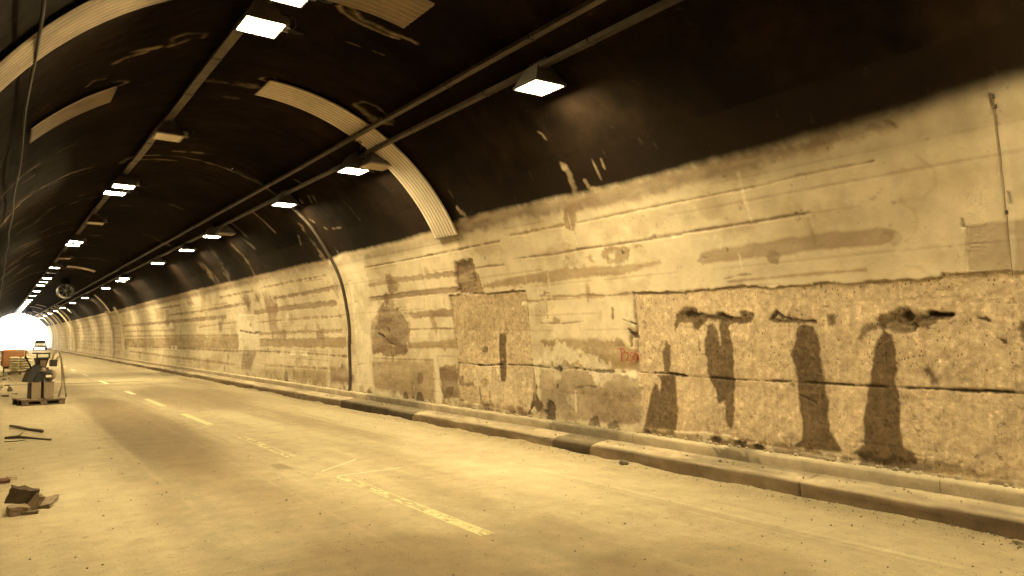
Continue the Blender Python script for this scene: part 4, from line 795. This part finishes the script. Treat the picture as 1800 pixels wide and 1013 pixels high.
# ------------------------------------------------------------------ cable trays
def tray(name, x, z, y0, y1, secs, wdt, lab, ladder_until=None, off_end=.0):
    t_ = empty(name, (x, 0, z)); tag(t_, lab, 'cable tray'); y = y0; k = 0; rn = random.Random(int(x*10))
    while y < y1:
        L = secs*(1 if y < 40 else 3); y2 = min(y+L, y1); j = (rn.random()-.5)*.02; mb = MB()
        yc = (y+y2)/2; ln = y2-y-.03
        mb.box((j, yc, 0), (wdt, ln, .006), ch=.001); mb.box((j-wdt/2, yc, .022), (.005, ln, .05), ch=.001); mb.box((j+wdt/2, yc, .022), (.005, ln, .05), ch=.001)
        if ladder_until and y < ladder_until:
            q = y+.03
            while q < y2-.03: mb.box((j, q, -.006), (wdt*.96, .012, .008), ch=.001); q += .032
        mb.build('tray_section', M_tray, t_)
        if y < 45 and y > -2:
            jb = MB(); jb.box((j, y, -.004), (wdt+.02, .035, .014), ch=.002); jb.tube([(j+wdt*.5, y, 0), (j+wdt*.5+.02, y+.01, .12), (j+wdt*.5+.02, y+.01, .26)], .006, 6); jb.build('tray_hanger', M_dark, t_)
        y = y2; k += 1
    return t_
tray('cable_tray', 4.93, 5.04, -30, 132, 1.93, .085, 'upper of the two right-hand cable trays, bare channel under the black ceiling')
tray('cable_tray', 5.28, 4.86, -30, 132, 2.12, .085, 'lower right-hand cable tray carrying the right row of lamps', ladder_until=6.6)
tray('cable_tray', 2.30, 5.36, -30, 132, 1.75, .12, 'left cable tray near the crown carrying the left row of lamps')
# ------------------------------------------------------------------ lamps
def lamp_proto(lit):
    r = empty('tunnel_lamp', (0,0,0))
    g = MB(); g.hull([(-.2,-.215,-.006),(.2,-.215,-.006),(.2,.215,-.006),(-.2,.215,-.006)], [(-.2,-.215,.006),(.2,-.215,.006),(.2,.215,.006),(-.2,.215,.006)]); g.build('lamp_glass', M_glass_on if lit else M_glass_off, r)
    f = MB()
    for (c, d) in (((0,-.226,.006),(.462,.022,.034)),((0,.226,.006),(.462,.022,.034)),((-.22,0,.006),(.022,.43,.034)),((.22,0,.006),(.022,.43,.034))): f.box(c, d, ch=.004)
    f.build('lamp_rim', M_rim if not lit else M_house, r)
    h = MB(); R_ = [(-.22,-.23,.024),(.22,-.23,.024),(.22,.23,.024),(-.22,.23,.024)]; Tp = [(-.10,-.11,.25),(.10,-.11,.25),(.10,.13,.25),(-.10,.13,.25)]; h.hull(R_, Tp)
    for k in range(3): h.box((0,-.12+.05*k,.262), (.16,.012,.03), ch=.002)
    h.build('lamp_housing', M_house, r)
    c = MB(); pr_ = [(0.0001,0)]
    for i in range(9): pr_ += [(.078, .012+i*.024), (.078, .024+i*.024), (.066, .026+i*.024), (.066, .034+i*.024)]
    pr_ += [(.07,.235),(.0001,.245)]; c.lathe(pr_, (.10,.10,.15), 'X', 18); c.build('ballast_can', M_house, r, smooth=False)
    b = MB(); b.box((0,0,.31), (.05,.34,.02), ch=.003); b.box((-.02,-.15,.28), (.02,.02,.10), ch=.003); b.box((-.02,.15,.28), (.02,.02,.10), ch=.003); b.build('bracket', M_dark, r)
    b = MB(); b.box((.18,.0,.06), (.30,.012,.012), ch=.002); b.box((.18,.14,.07), (.34,.012,.012), ch=.002); b.build('clip_bar', M_rim, r)
    l = MB(); l.tube([(.34,.10,.20),(.38,.10,.25),(.42,.10,.22),(.43,.10,.15),(.39,.10,.09),(.33,.08,.08),(.47,.06,.06),(.50,.06,.055),(.40,.06,.04),(.33,.05,.05)], .006, 6)
    l.tube([(.08,.02,.26),(.02,.0,.36),(.04,.02,.44)], .008, 6); l.build('supply_wire', M_cable, r, smooth=True)
    return r
P_on = lamp_proto(True); P_off = lamp_proto(False)
first = {True: True, False: True}
def lamp(x, y, z, lit, label, rz=0, group=None, tilt=0):
    src = P_on if lit else P_off
    o = src if first[lit] else copy_tree(src)
    first[lit] = False; o.location = (x, y, z); o.rotation_euler = (0, tilt, rz)
    for k_ in ('group',):
        if k_ in o: del o[k_]
    tag(o, label, 'lamp', group)
ORDN = ['first','second','third','fourth','fifth','sixth','seventh','eighth','ninth','tenth','last']
GL, GR = 'lit lamps of the left row', 'lit lamps of the right row'
LZ, RZ = 5.10, 4.66
lamp(2.32, 8.25, LZ, True, 'large complete lit lamp rectangle at top left, just below a cut-off lamp', .0)
lamp(2.30, 7.28, LZ, True, 'lit lamp cut by the top edge of the photo')
lamp(2.34, 13.8, LZ, False, 'unlit lamp with pale glass on the left tray before the second lit pair')
lamp(2.30, 18.9, LZ, True, 'upper of two touching glows in the second lit pair, left row')
lamp(2.24, 19.9, LZ, True, 'lower of two touching glows in the second lit pair, left row')
lamp(2.37, 25.5, LZ, False, 'unlit pale lamp on the left tray between the second and third glows')
lamp(2.28, 30.8, LZ, True, 'right half of the third bright glow along the left row')
lamp(2.26, 31.9, LZ, True, 'left half of the third bright glow along the left row')
lamp(2.36, 37.5, LZ, False, 'unlit pale lamp on the left tray just before the fourth glow')
lamp(2.30, 42.7, LZ, True, 'fourth bright glow along the left row, upper left of the nearer fan')
lamp(2.34, 46.3, LZ, False, 'dim unlit lamp right below the fourth glow in the left row')
for y, q in ((50.4,'top'),(53.8,'middle'),(57.4,'bottom')): lamp(2.36, y, LZ, True, q+' one of three close-set lit lamps left of the nearer fan', group='three close lamps left of the nearer fan')
for y, q in zip((64.7,71.4,78.8,84,89.4,95,100,106,112.4,119,128), ORDN): lamp(2.40+.002*(y-60), y, LZ, True, q+' small glow of the left row after the three close-set lamps', group='far lamps of the left row')
lamp(5.33, 7.05, RZ, True, 'big lit lamp hanging alone under the lower right tray at top centre', tilt=-.02)
lamp(5.25, 12.58, RZ, True, 'lit lamp in front of the corrugated strip at centre, beside an unlit one')
lamp(5.45, 12.02, RZ, False, 'unlit lamp with pale glass against the corrugated strip, right of its lit neighbour')
lamp(5.31, 16.7, RZ, True, 'lit lamp over the dark drain pipe, third glow of the right row')
lamp(5.23, 23.2, RZ, True, 'fourth glow of the right row, with an unlit lamp at its right')
lamp(5.42, 22.4, RZ, False, 'unlit pale lamp just right of the fourth glow of the right row')
lamp(5.34, 27.3, RZ, True, 'fifth glow of the right row, between the fourth and the sixth')
lamp(5.31, 32.7, RZ, True, 'sixth glow of the right row, a single narrow lamp')
lamp(5.29, 42.0, RZ, True, 'right half of the doubled seventh glow of the right row')
lamp(5.38, 43.9, RZ, True, 'left half of the doubled seventh glow of the right row')
lamp(5.42, 50.7, RZ, True, 'eighth glow of the right row, right of the nearer fan')
lamp(5.45, 63.6, RZ, True, 'ninth glow of the right row, below right of the nearer fan')
for y, q in zip((73.8,85.2,95.4,105.5,116,127), ORDN): lamp(5.42, y, RZ, True, q+' small glow of the right row past the nearer fan', group='far lamps of the right row')
lamp(2.34, 2.6, LZ, False, 'unlit lamp of the left row just above the photographer')
for y in (-3.0,-14.2): lamp(2.3, y, LZ, True, 'lit lamp of the left row behind the photographer', group='left lamps behind the photographer')
for y in (1.2,-4.4,-10,-15.6): lamp(5.33, y, RZ, True, 'lit lamp of the right row behind the photographer', group='right lamps behind the photographer')
# drop bracket between the two right trays
mb = MB(); mb.tube([(5.0,11.9,5.02),(5.08,11.85,5.0),(5.08,11.85,4.86)], .010, 6); mb.tube([(5.08,11.85,4.92),(5.16,11.85,4.93),(5.16,11.85,4.70)], .012, 6); mb.box((5.05,11.9,5.02), (.16,.03,.012), ch=.002); mb.box((5.30,11.6,4.90), (.13,.10,.05), ch=.01)
tag(mb.build('drop_bracket', M_dark), 'black bent rod bracket between the two right trays in front of the corrugated strip', 'bracket')
# ------------------------------------------------------------------ jet fans
M_white = mat('fan_rim_highlight', (.34,.31,.28), .5, .1)
def fan(x, y, z, r, lab):
    t_ = empty('jet_fan', (x, y, z)); tag(t_, lab, 'fan')
    MB().lathe([(r,0),(r*1.02,.3),(r,1.9),(r*.9,1.95),(r*.86,1.9),(r*.86,.1),(r*.92,.0),(r,0)], (0,0,0), 'Y', 32).build('casing', M_dark, t_, True)
    MB().lathe([(r*.90,-.02),(r*1.02,-.05),(r*1.08,.02),(r*1.06,.14),(r*.99,.16),(r*.90,.04),(r*.90,-.02)], (0,0,0), 'Y', 32).build('inlet_rim', M_dark, t_, True)
    MB().tube([(r*1.06*math.cos(a_), .03, r*1.06*math.sin(a_)) for a_ in [math.radians(200+i*5) for i in range(25)]], [.004+.055*math.sin(math.pi*i/24) for i in range(25)], 8).build('lit_rim_crescent', M_white, t_, True)  # added pale crescent, painting light on the bottom of the rim
    MB().lathe([(.001,.12),(r*.15,.14),(r*.24,.24),(r*.26,.7),(.001,.72)], (0,0,0), 'Y', 18).build('hub', M_house, t_, True)
    for k in range(8):
        a = 2*math.pi*k/8; c, s = math.cos(a), math.sin(a); c2, s2 = math.cos(a+.28), math.sin(a+.28)
        bl = MB(); bl.hull([(r*.24*c,.30,r*.24*s),(r*.84*c,.28,r*.84*s),(r*.84*c2,.40,r*.84*s2),(r*.24*c2,.42,r*.24*s2)], [(r*.24*c,.32,r*.24*s),(r*.84*c,.29,r*.84*s),(r*.84*c2,.415,r*.84*s2),(r*.24*c2,.44,r*.24*s2)]); bl.build('blade', M_house, t_)
    for k in range(2):
        g = MB(); g.tube([(0,-.01,-r*.9),(0,-.01,r*.9)] if k else [(-r*.9,-.01,0),(r*.9,-.01,0)], .012, 6); g.build('guard_bar', M_house, t_)
    for yy_ in (.4, 1.5): MB().box((0,yy_,r+.15), (.5,.05,.32), ch=.01).build('mount', M_dark, t_)
fan(3.62, 54.5, 4.68, .45, 'nearer black jet fan with pale lower rim hanging from the crown')
fan(3.50, 111, 4.66, .42, 'small farther jet fan silhouetted at the bright tunnel mouth')
# ------------------------------------------------------------------ pallet with pump
M_wood = mat('dusty_grey_wood', (.18,.132,.085), .85, var=.3, vscale=12, bump=.3, bscale=60)
M_box = mat('dusty_sheet_steel', (.22,.165,.115), .55, .1, var=.15, vscale=5)
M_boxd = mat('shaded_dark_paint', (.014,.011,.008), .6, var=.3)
M_black = mat('black_plastic', (.005,.0045,.004), .6, var=.3)
M_hose = mat('dusty_hose', (.20,.15,.10), .7, var=.25, vscale=8)
M_paper = mat('pale_label', (.7,.62,.48), .6)
PY = 21.3
pal = empty('pallet', (.96, PY+.4, 0), .22); tag(pal, 'grey wooden pallet on the road under the small pump', 'pallet')
for i in range(6): MB().box((0,-.36+.144*i,.135), (.93,.134,.022), ch=.004).build('deck_board', M_wood, pal)
for i in range(2): MB().box((0,-.12+.30*i,.06), (.9,.02,.09), ch=.003).build('slot_shade', M_boxd, pal)  # dark boards added to paint the shade inside the pallet openings
for i in range(3):
    MB().box((0,-.36+.36*i,.107), (.93,.09,.022), ch=.004).build('stringer_board', M_wood, pal)
    MB().box((0,-.36+.36*i,.012), (.93,.09,.022), ch=.004).build('bottom_board', M_wood, pal)
    for j in range(3): MB().box((-.39+.39*j,-.36+.36*i,.06), (.13,.09,.07), ch=.004).build('block', M_wood, pal)
pm = empty('mortar_pump', (.95, PY+.36, .147), .22); tag(pm, 'small black and grey mortar pump with hopper, handle frame and looped hose on the pallet', 'pump')
def pp(name, f, m, smooth=False): mb = MB(); f(mb); return mb.build(name, m, pm, smooth)
for k, x in enumerate((-.13, .155)):
    b = pp('tank_box', lambda q: q.box((x, -.10, .20), (.20, .34, .40), ch=.012), M_box)
    MB().box((0,0,0), (.215,.355,.016), ch=.004).build('box_lid', M_box, b).location = (x, -.10, .408)
    MB().box((-.103,0,0), (.008,.30,.36), ch=.002).build('shaded_side', M_boxd, b).location = (x, -.10, .20)  # dark sheet painting the shaded left side of the box
pp('body', lambda q: (q.hull([(-.33,-.24,.41),(-.08,-.26,.41),(-.08,.2,.41),(-.33,.2,.41)], [(-.25,-.2,.70),(-.06,-.22,.84),(-.06,.15,.84),(-.25,.15,.70)]), q.hull([(-.12,-.28,.43),(.14,-.28,.43),(.14,.2,.43),(-.12,.2,.43)], [(-.10,-.24,.74),(.13,-.22,.76),(.13,.15,.76),(-.10,.15,.74)])), M_black)
pp('drum', lambda q: q.lathe([(.001,-.18),(.12,-.18),(.145,-.15),(.145,.12),(.12,.15),(.001,.15)], (.15,-.05,.56), 'Y', 20), M_black, True)
pp('chute_plate', lambda q: q.hull([(-.20,-.30,.44),(.02,-.30,.47),(.02,-.27,.47),(-.20,-.27,.44)], [(-.14,-.30,.58),(.06,-.30,.66),(.06,-.27,.66),(-.14,-.27,.58)]), M_black)
pp('hopper', lambda q: q.hull([(-.06,-.16,.72),(.07,-.16,.72),(.07,.04,.72),(-.06,.04,.72)], [(-.13,-.24,.98),(.12,-.24,.98),(.12,.06,.98),(-.13,.06,.98)]), M_boxd)
pp('hopper_face', lambda q: q.hull([(-.045,-.215,.78),(.045,-.215,.78),(.045,-.19,.78),(-.045,-.19,.78)], [(-.065,-.262,.93),(.065,-.262,.93),(.065,-.235,.93),(-.065,-.235,.93)]), M_box)
pp('handle_frame', lambda q: (q.box((-.005,-.24,1.10), (.30,.04,.035), ch=.008), q.box((-.135,-.24,1.04), (.028,.03,.12), ch=.005), q.box((.125,-.24,1.04), (.028,.03,.12), ch=.005), q.box((-.005,-.24,.99), (.31,.05,.025), ch=.005), q.box((-.005,.06,1.10), (.30,.03,.03), ch=.005), q.box((-.14,-.09,1.10), (.03,.30,.03), ch=.005), q.box((.13,-.09,1.10), (.03,.30,.03), ch=.005)), M_boxd)
pp('control_box', lambda q: q.box((.24,-.16,.86), (.14,.14,.17), ch=.012), M_boxd)
pp('lever', lambda q: (q.tube([(-.20,-.12,.72),(-.30,-.16,.90),(-.37,-.18,1.03)], [.022,.018,.024], 8), q.tube([(-.41,-.18,.96),(-.31,-.18,.99)], .012, 6)), M_black)
pp('label_plate', lambda q: q.box((.11,-.315,.545), (.12,.006,.055), ch=.001), M_paper)
pp('outlet_cone', lambda q: q.lathe([(.001,-.02),(.075,0),(.05,.06),(.03,.10),(.001,.105)], (.0,-.27,.66), 'Z', 14), M_box, True)
pp('valve', lambda q: q.tube([(.22,-.22,.66),(.25,-.25,.58),(.22,-.27,.50),(.14,-.27,.45)], [.05,.045,.035,.03], 8), M_hose, True)
pp('hose', lambda q: q.tube([(.17,-.2,.78),(.20,-.2,.92),(.23,-.22,1.06),(.28,-.24,1.15),(.34,-.24,1.13),(.38,-.25,.98),(.44,-.27,.65),(.47,-.28,.35),(.51,-.28,.12),(.52,-.28,.02)], .021, 8), M_hose, True)
pp('hose', lambda q: q.tube([(.26,-.2,.80),(.28,-.2,.94),(.33,-.22,1.03),(.38,-.23,.98),(.40,-.24,.80),(.42,-.25,.5),(.42,-.25,.3),(.38,-.24,.12),(.36,-.24,.03)], .016, 8), M_hose, True)
pp('supply_cable', lambda q: q.tube([(.02,-.28,.5),(.035,-.285,.30),(.04,-.285,.12),(.03,-.285,.02)], .014, 6), M_hose, True)
# ------------------------------------------------------------------ sacks on a pallet
M_sack = mat('pale_cement_sack', (.74,.68,.52), .8, var=.15, vscale=7, bump=.3, bscale=25)
M_print = mat('brown_sack_print', (.30,.22,.10), .8, var=.3, vscale=20)
sp = empty('pallet', (1.01, 40.55, 0)); tag(sp, 'low pallet under the stack of pale sacks in front of the orange box', 'pallet')
for i in range(5): MB().box((0,-.4+.2*i,.10), (.92,.13,.022), ch=.004).build('deck_board', M_wood, sp)
for i in range(3): MB().box((-.4+.4*i,0,.045), (.09,.95,.085), ch=.005).build('bearer', M_wood, sp)
def sack_mesh():
    n, m = 9, 7; vs = []; fs = []
    L, W, H = .41, .60, .115
    for s_ in (1, -1):
        for i in range(n):
            for j in range(m):
                a = i/(n-1)*2-1; b = j/(m-1)*2-1
                h = H/2*(max(0, 1-abs(a)**4)**.45)*(max(0, 1-abs(b)**6)**.45)
                e = .006*math.sin(a*9+b*5*s_)
                vs.append((a*L/2*(1-.03*b*b), b*W/2*(1-.04*a*a), s_*h+e*(h > .01)))
    N = n*m
    for s_ in (0, 1):
        for i in range(n-1):
            for j in range(m-1): k = s_*N+i*m+j; f = (k, k+m, k+m+1, k+1); fs.append(f if s_ == 0 else f[::-1])
    me = bpy.data.meshes.new('cement_sack'); me.from_pydata(vs, [], fs); me.polygons.foreach_set('use_smooth', [True]*len(fs)); me.materials.append(M_sack); return me
sme = sack_mesh(); rn = random.Random(5)
pme = MB().box((0,-.297,.0), (.16,.012,.035), ch=.002).build('sack_print', M_print); pmesh = pme.data; bpy.data.objects.remove(pme)
ORD = ['bottom','second','third','fourth','fifth','top']
for lv in range(6):
    for c in range(2):
        for d in range(2):
            o = bpy.data.objects.new('cement_sack', sme); COL.objects.link(o); o.location = (.80+.42*c+.03*(rn.random()-.5), 40.25+.61*d+.04*(rn.random()-.5), .17+.112*lv); o.rotation_euler = (0, 0, .06*(rn.random()-.5))
            tag(o, f"pale cement sack in the {ORD[lv]} layer of the stack, {'left' if c == 0 else 'right'} column, {'front' if d == 0 else 'back'} row", 'sack', 'cement sacks stacked on the pallet')
            if d == 0: q = bpy.data.objects.new('sack_print', pmesh); COL.objects.link(q); q.parent = o; q.location = (.03*(rn.random()-.5), 0, 0)
# ------------------------------------------------------------------ orange machine box
M_or = mat('orange_paint', (.72,.34,.16), .5, var=.12, vscale=4)
M_ord = mat('dark_orange_edge', (.16,.06,.02), .5)
ob = empty('compressor', (.80, 43.2, 0)); tag(ob, 'orange box-shaped site compressor on dark wheels behind the pale sacks', 'compressor')
MB().box((0,0,.69), (.88,1.5,.80), ch=.05).build('body', M_or, ob)
MB().box((-.47,0,.70), (.03,1.3,.7), ch=.01).build('side_frame', M_ord, ob); MB().box((.47,0,.70), (.03,1.3,.7), ch=.01).build('side_frame', M_ord, ob)
MB().box((0,0,.25), (.86,1.4,.10), ch=.02).build('chassis', M_boxd, ob)
MB().box((.2,-.76,1.04), (.30,.012,.04), ch=.002).build('name_plate', M_paper, ob)
for x in (-.42,.42): MB().lathe([(.03,-.07),(.19,-.07),(.21,-.04),(.21,.04),(.19,.07),(.03,.07)], (x,-.35,.21), 'X', 20).build('wheel', M_black, ob, True)
MB().tube([(0,-.7,.25),(0,-1.1,.2),(0,-1.1,.02)], .03, 8).build('drawbar', M_boxd, ob)
MB().tube([(-.3,-.5,1.09),(-.3,-.5,1.14),(.3,-.5,1.14),(.3,-.5,1.09)], .015, 6).build('lifting_bar', M_ord, ob)
# small dark blue generator far behind
M_bl = mat('blue_paint', (.03,.04,.12), .5)
gb = empty('generator', (1.75, 66, 0)); tag(gb, 'small dark blue machine showing just above the orange box, before the bright tunnel mouth', 'generator')
MB().box((0,0,.45), (.5,.7,.5), ch=.04, taper=.8).build('body', M_bl, gb); MB().box((0,0,.12), (.6,.8,.1), ch=.02).build('frame', M_boxd, gb); MB().tube([(-.25,0,.6),(-.25,0,.86),(.25,0,.86),(.25,0,.6)], .025, 6).build('handle', M_bl, gb); MB().box((-.55,0,.35), (.4,.5,.35), ch=.04).build('tank', M_bl, gb)
# ------------------------------------------------------------------ far white car
M_car = mat('white_car_paint', (.75,.75,.74), .25, var=.02); M_win = mat('dark_car_glass', (.03,.035,.04), .08, var=.02)
M_ty = mat('tyre_rubber', (.02,.02,.02), .8); M_lt = mat('headlamp_lens', (.6,.6,.6), .1); M_gr = mat('grey_bumper', (.16,.15,.14), .5)
car = empty('parked_car', (5.62, 131, 0)); tag(car, 'white hatchback standing in the right lane inside the bright tunnel mouth', 'car')
sec = [(-2.0,.35,.60,.74),(-1.9,.28,.72,.82),(-1.1,.26,.90,.86),(-.95,.26,.93,.86),(.0,.26,.95,.87),(1.5,.26,.96,.86),(1.95,.30,.92,.82),(2.02,.38,.80,.76)]
mb = MB(); rings = []
for (y, zb, zt, hw) in sec: rings.append([(-hw*.94,y,zb),(-hw,y,zb+.14),(-hw,y,zt-.14),(-hw*.88,y,zt),(hw*.88,y,zt),(hw,y,zt-.14),(hw,y,zb+.14),(hw*.94,y,zb)])
for a, b in zip(rings[:-1], rings[1:]): 
    k = len(mb.v); mb.v += a+b; mb.f += [(k+i, k+(i+1)%8, k+8+(i+1)%8, k+8+i) for i in range(8)]
mb.f += [tuple(range(8)), tuple(range(len(mb.v)-8, len(mb.v)))]; mb.build('body', M_car, car, True)
MB().hull([(-.76,-1.05,.90),(.76,-1.05,.90),(.78,1.7,.94),(-.78,1.7,.94)], [(-.58,-.35,1.43),(.58,-.35,1.43),(.58,1.35,1.45),(-.58,1.35,1.45)]).build('cabin', M_car, car)
MB().hull([(-.68,-1.03,.95),(.68,-1.03,.95),(.68,-.99,.95),(-.68,-.99,.95)], [(-.54,-.44,1.39),(.54,-.44,1.39),(.54,-.40,1.39),(-.54,-.40,1.39)]).build('windscreen', M_win, car)
for s in (-1, 1):
    MB().hull([(s*.765,-.8,.97),(s*.775,1.5,.99),(s*.79,1.5,.99),(s*.785,-.8,.97)], [(s*.61,-.3,1.37),(s*.61,1.2,1.38),(s*.625,1.2,1.38),(s*.625,-.3,1.37)]).build('side_window', M_win, car)
    MB().box((s*.92,-.75,1.0), (.16,.1,.12), ch=.03).build('mirror', M_gr, car)
    MB().box((s*.60,-1.97,.66), (.28,.10,.14), ch=.03).build('headlight', M_lt, car)
    for y in (-1.25, 1.3):
        wh = MB().lathe([(.18,-.1),(.29,-.1),(.31,-.06),(.31,.06),(.29,.1),(.18,.1)], (s*.76,y,.31), 'X', 20).build('wheel', M_ty, car, True)
        MB().lathe([(.001,-.02),(.17,-.04),(.19,.0),(.17,.04),(.001,.02)], (s*.80,y,.31), 'X', 16).build('rim', M_lt, wh, True)
MB().box((0,-2.0,.42), (1.3,.12,.16), ch=.03).build('bumper', M_gr, car); MB().box((0,-2.03,.64), (.7,.05,.10), ch=.01).build('grille', M_gr, car)
# ------------------------------------------------------------------ sticks and rubble near the left
M_stick = mat('dark_stick', (.07,.05,.032), .8, var=.4, vscale=20, bump=.4)
o = MB().tube([(.30,16.3,.03),(.42,15.9,.035),(.55,15.5,.03),(.73,15.0,.035)], [.022,.026,.024,.028], 8).build('wooden_stick', M_stick, smooth=True); tag(o, 'thick dark stick on the dusty road, farther of the two', 'stick')
o = MB(); o.tube([(.20,14.45,.02),(.38,14.4,.03),(.52,14.25,.022),(.66,14.0,.02),(.79,13.83,.015)], [.018,.026,.016,.014,.016], 8); o.tube([(.36,14.45,.03),(.42,14.6,.05),(.45,14.75,.06)], .009, 6); o = o.build('wooden_stick', M_stick, smooth=True); tag(o, 'thin dark stick with a splinter on the dusty road, nearer of the two', 'stick')
o = MB().tube([(.19,14.0,.012),(.3,13.95,.014),(.46,14.05,.012)], .007, 6).build('twig', M_stick, smooth=True); tag(o, 'very thin twig beside the nearer stick', 'twig')
def slab_stone(name, c, d, rot, m, lab, cat, seed):
    rn = random.Random(seed); bm = bmesh.new(); bmesh.ops.create_cube(bm, size=1); bmesh.ops.subdivide_edges(bm, edges=bm.edges, cuts=3, use_grid_fill=True)
    for v_ in bm.verts:
        v_.co.x = v_.co.x*d[0]+(rn.random()-.5)*d[0]*.13; v_.co.y = v_.co.y*d[1]+(rn.random()-.5)*d[1]*.10; v_.co.z = v_.co.z*d[2]+(rn.random()-.5)*d[2]*.14
    me = bpy.data.meshes.new(name); bm.to_mesh(me); bm.free(); o = link(name, me, m, None, c); o.rotation_euler = rot; tag(o, lab, cat); return o
M_brk = mat('broken_dark_concrete', (.085,.062,.04), .9, var=.35, vscale=10, bump=.6, bscale=30); M_brk2 = mat('broken_tan_concrete', (.17,.125,.08), .9, var=.3, vscale=10, bump=.5, bscale=30)
slab_stone('broken_slab', (.275,8.45,.125), (.22,.05,.17), (.35,.28,.1), M_brk, 'dark broken slab tilted on the rubble heap at lower left', 'rubble', 1)
slab_stone('concrete_block', (.235,8.22,.04), (.15,.14,.08), (.04,.02,.15), M_brk2, 'brown chunk of concrete at the foot of the tilted dark slab', 'rubble', 2)
slab_stone('concrete_chunk', (.385,8.38,.075), (.055,.10,.13), (.3,.5,.4), M_brk2, 'upright chunk between the dark slab and the wooden offcut', 'rubble', 3)
slab_stone('wood_offcut', (.475,8.50,.03), (.13,.30,.04), (.10,-.10,-.3), M_wood, 'flat tan wood offcut at the right of the rubble heap', 'wood', 4)
slab_stone('small_chunk', (.33,8.16,.018), (.12,.06,.03), (0,0,.3), M_brk, 'thin dark chip in front of the rubble heap', 'rubble', 5)
slab_stone('reddish_fragment', (.145,10.05,.03), (.11,.06,.04), (.3,0,.4), mat('red_brown_fragment', (.10,.04,.025), .8), 'reddish brown fragment at the left edge behind the rubble heap', 'rubble', 6)
slab_stone('pale_fragment', (.225,10.3,.02), (.09,.08,.035), (0,0,.2), M_peb, 'small pale fragment beside the reddish one at the left edge', 'rubble', 7)
# clutter along the left kerb, far
mb = MB()
for k in range(90):
    y = 24+rn.random()*40; x = -.1+.7*rn.random()**1.5; r = .02+.06*rn.random()**2; rock(mb, (x, y, r*.3), r, (1.3,1.3,.6), seed=k+50)
tag(mb.build('rubble', M_pebd), 'low scatter of rubble along the left side of the road behind the pallet', 'rubble', kind='stuff')
for (x, y, s, lb) in ((.12,39.5,.22,'pale lump of plastic sheet left of the orange compressor'),(.05,46,.3,'pale heap of sheeting behind the orange compressor at the left edge'),(.45,27.5,.07,'dark lump on the road between the pump and the sacks')):
    mb = MB(); rock(mb, (0,0,0), s, (1,1.6,1.6), seed=int(s*100), sub=2); o = mb.build('heap', M_pebd if 'dark' in lb else M_sack); o.location = (x, y, s*.8); tag(o, lb, 'heap')
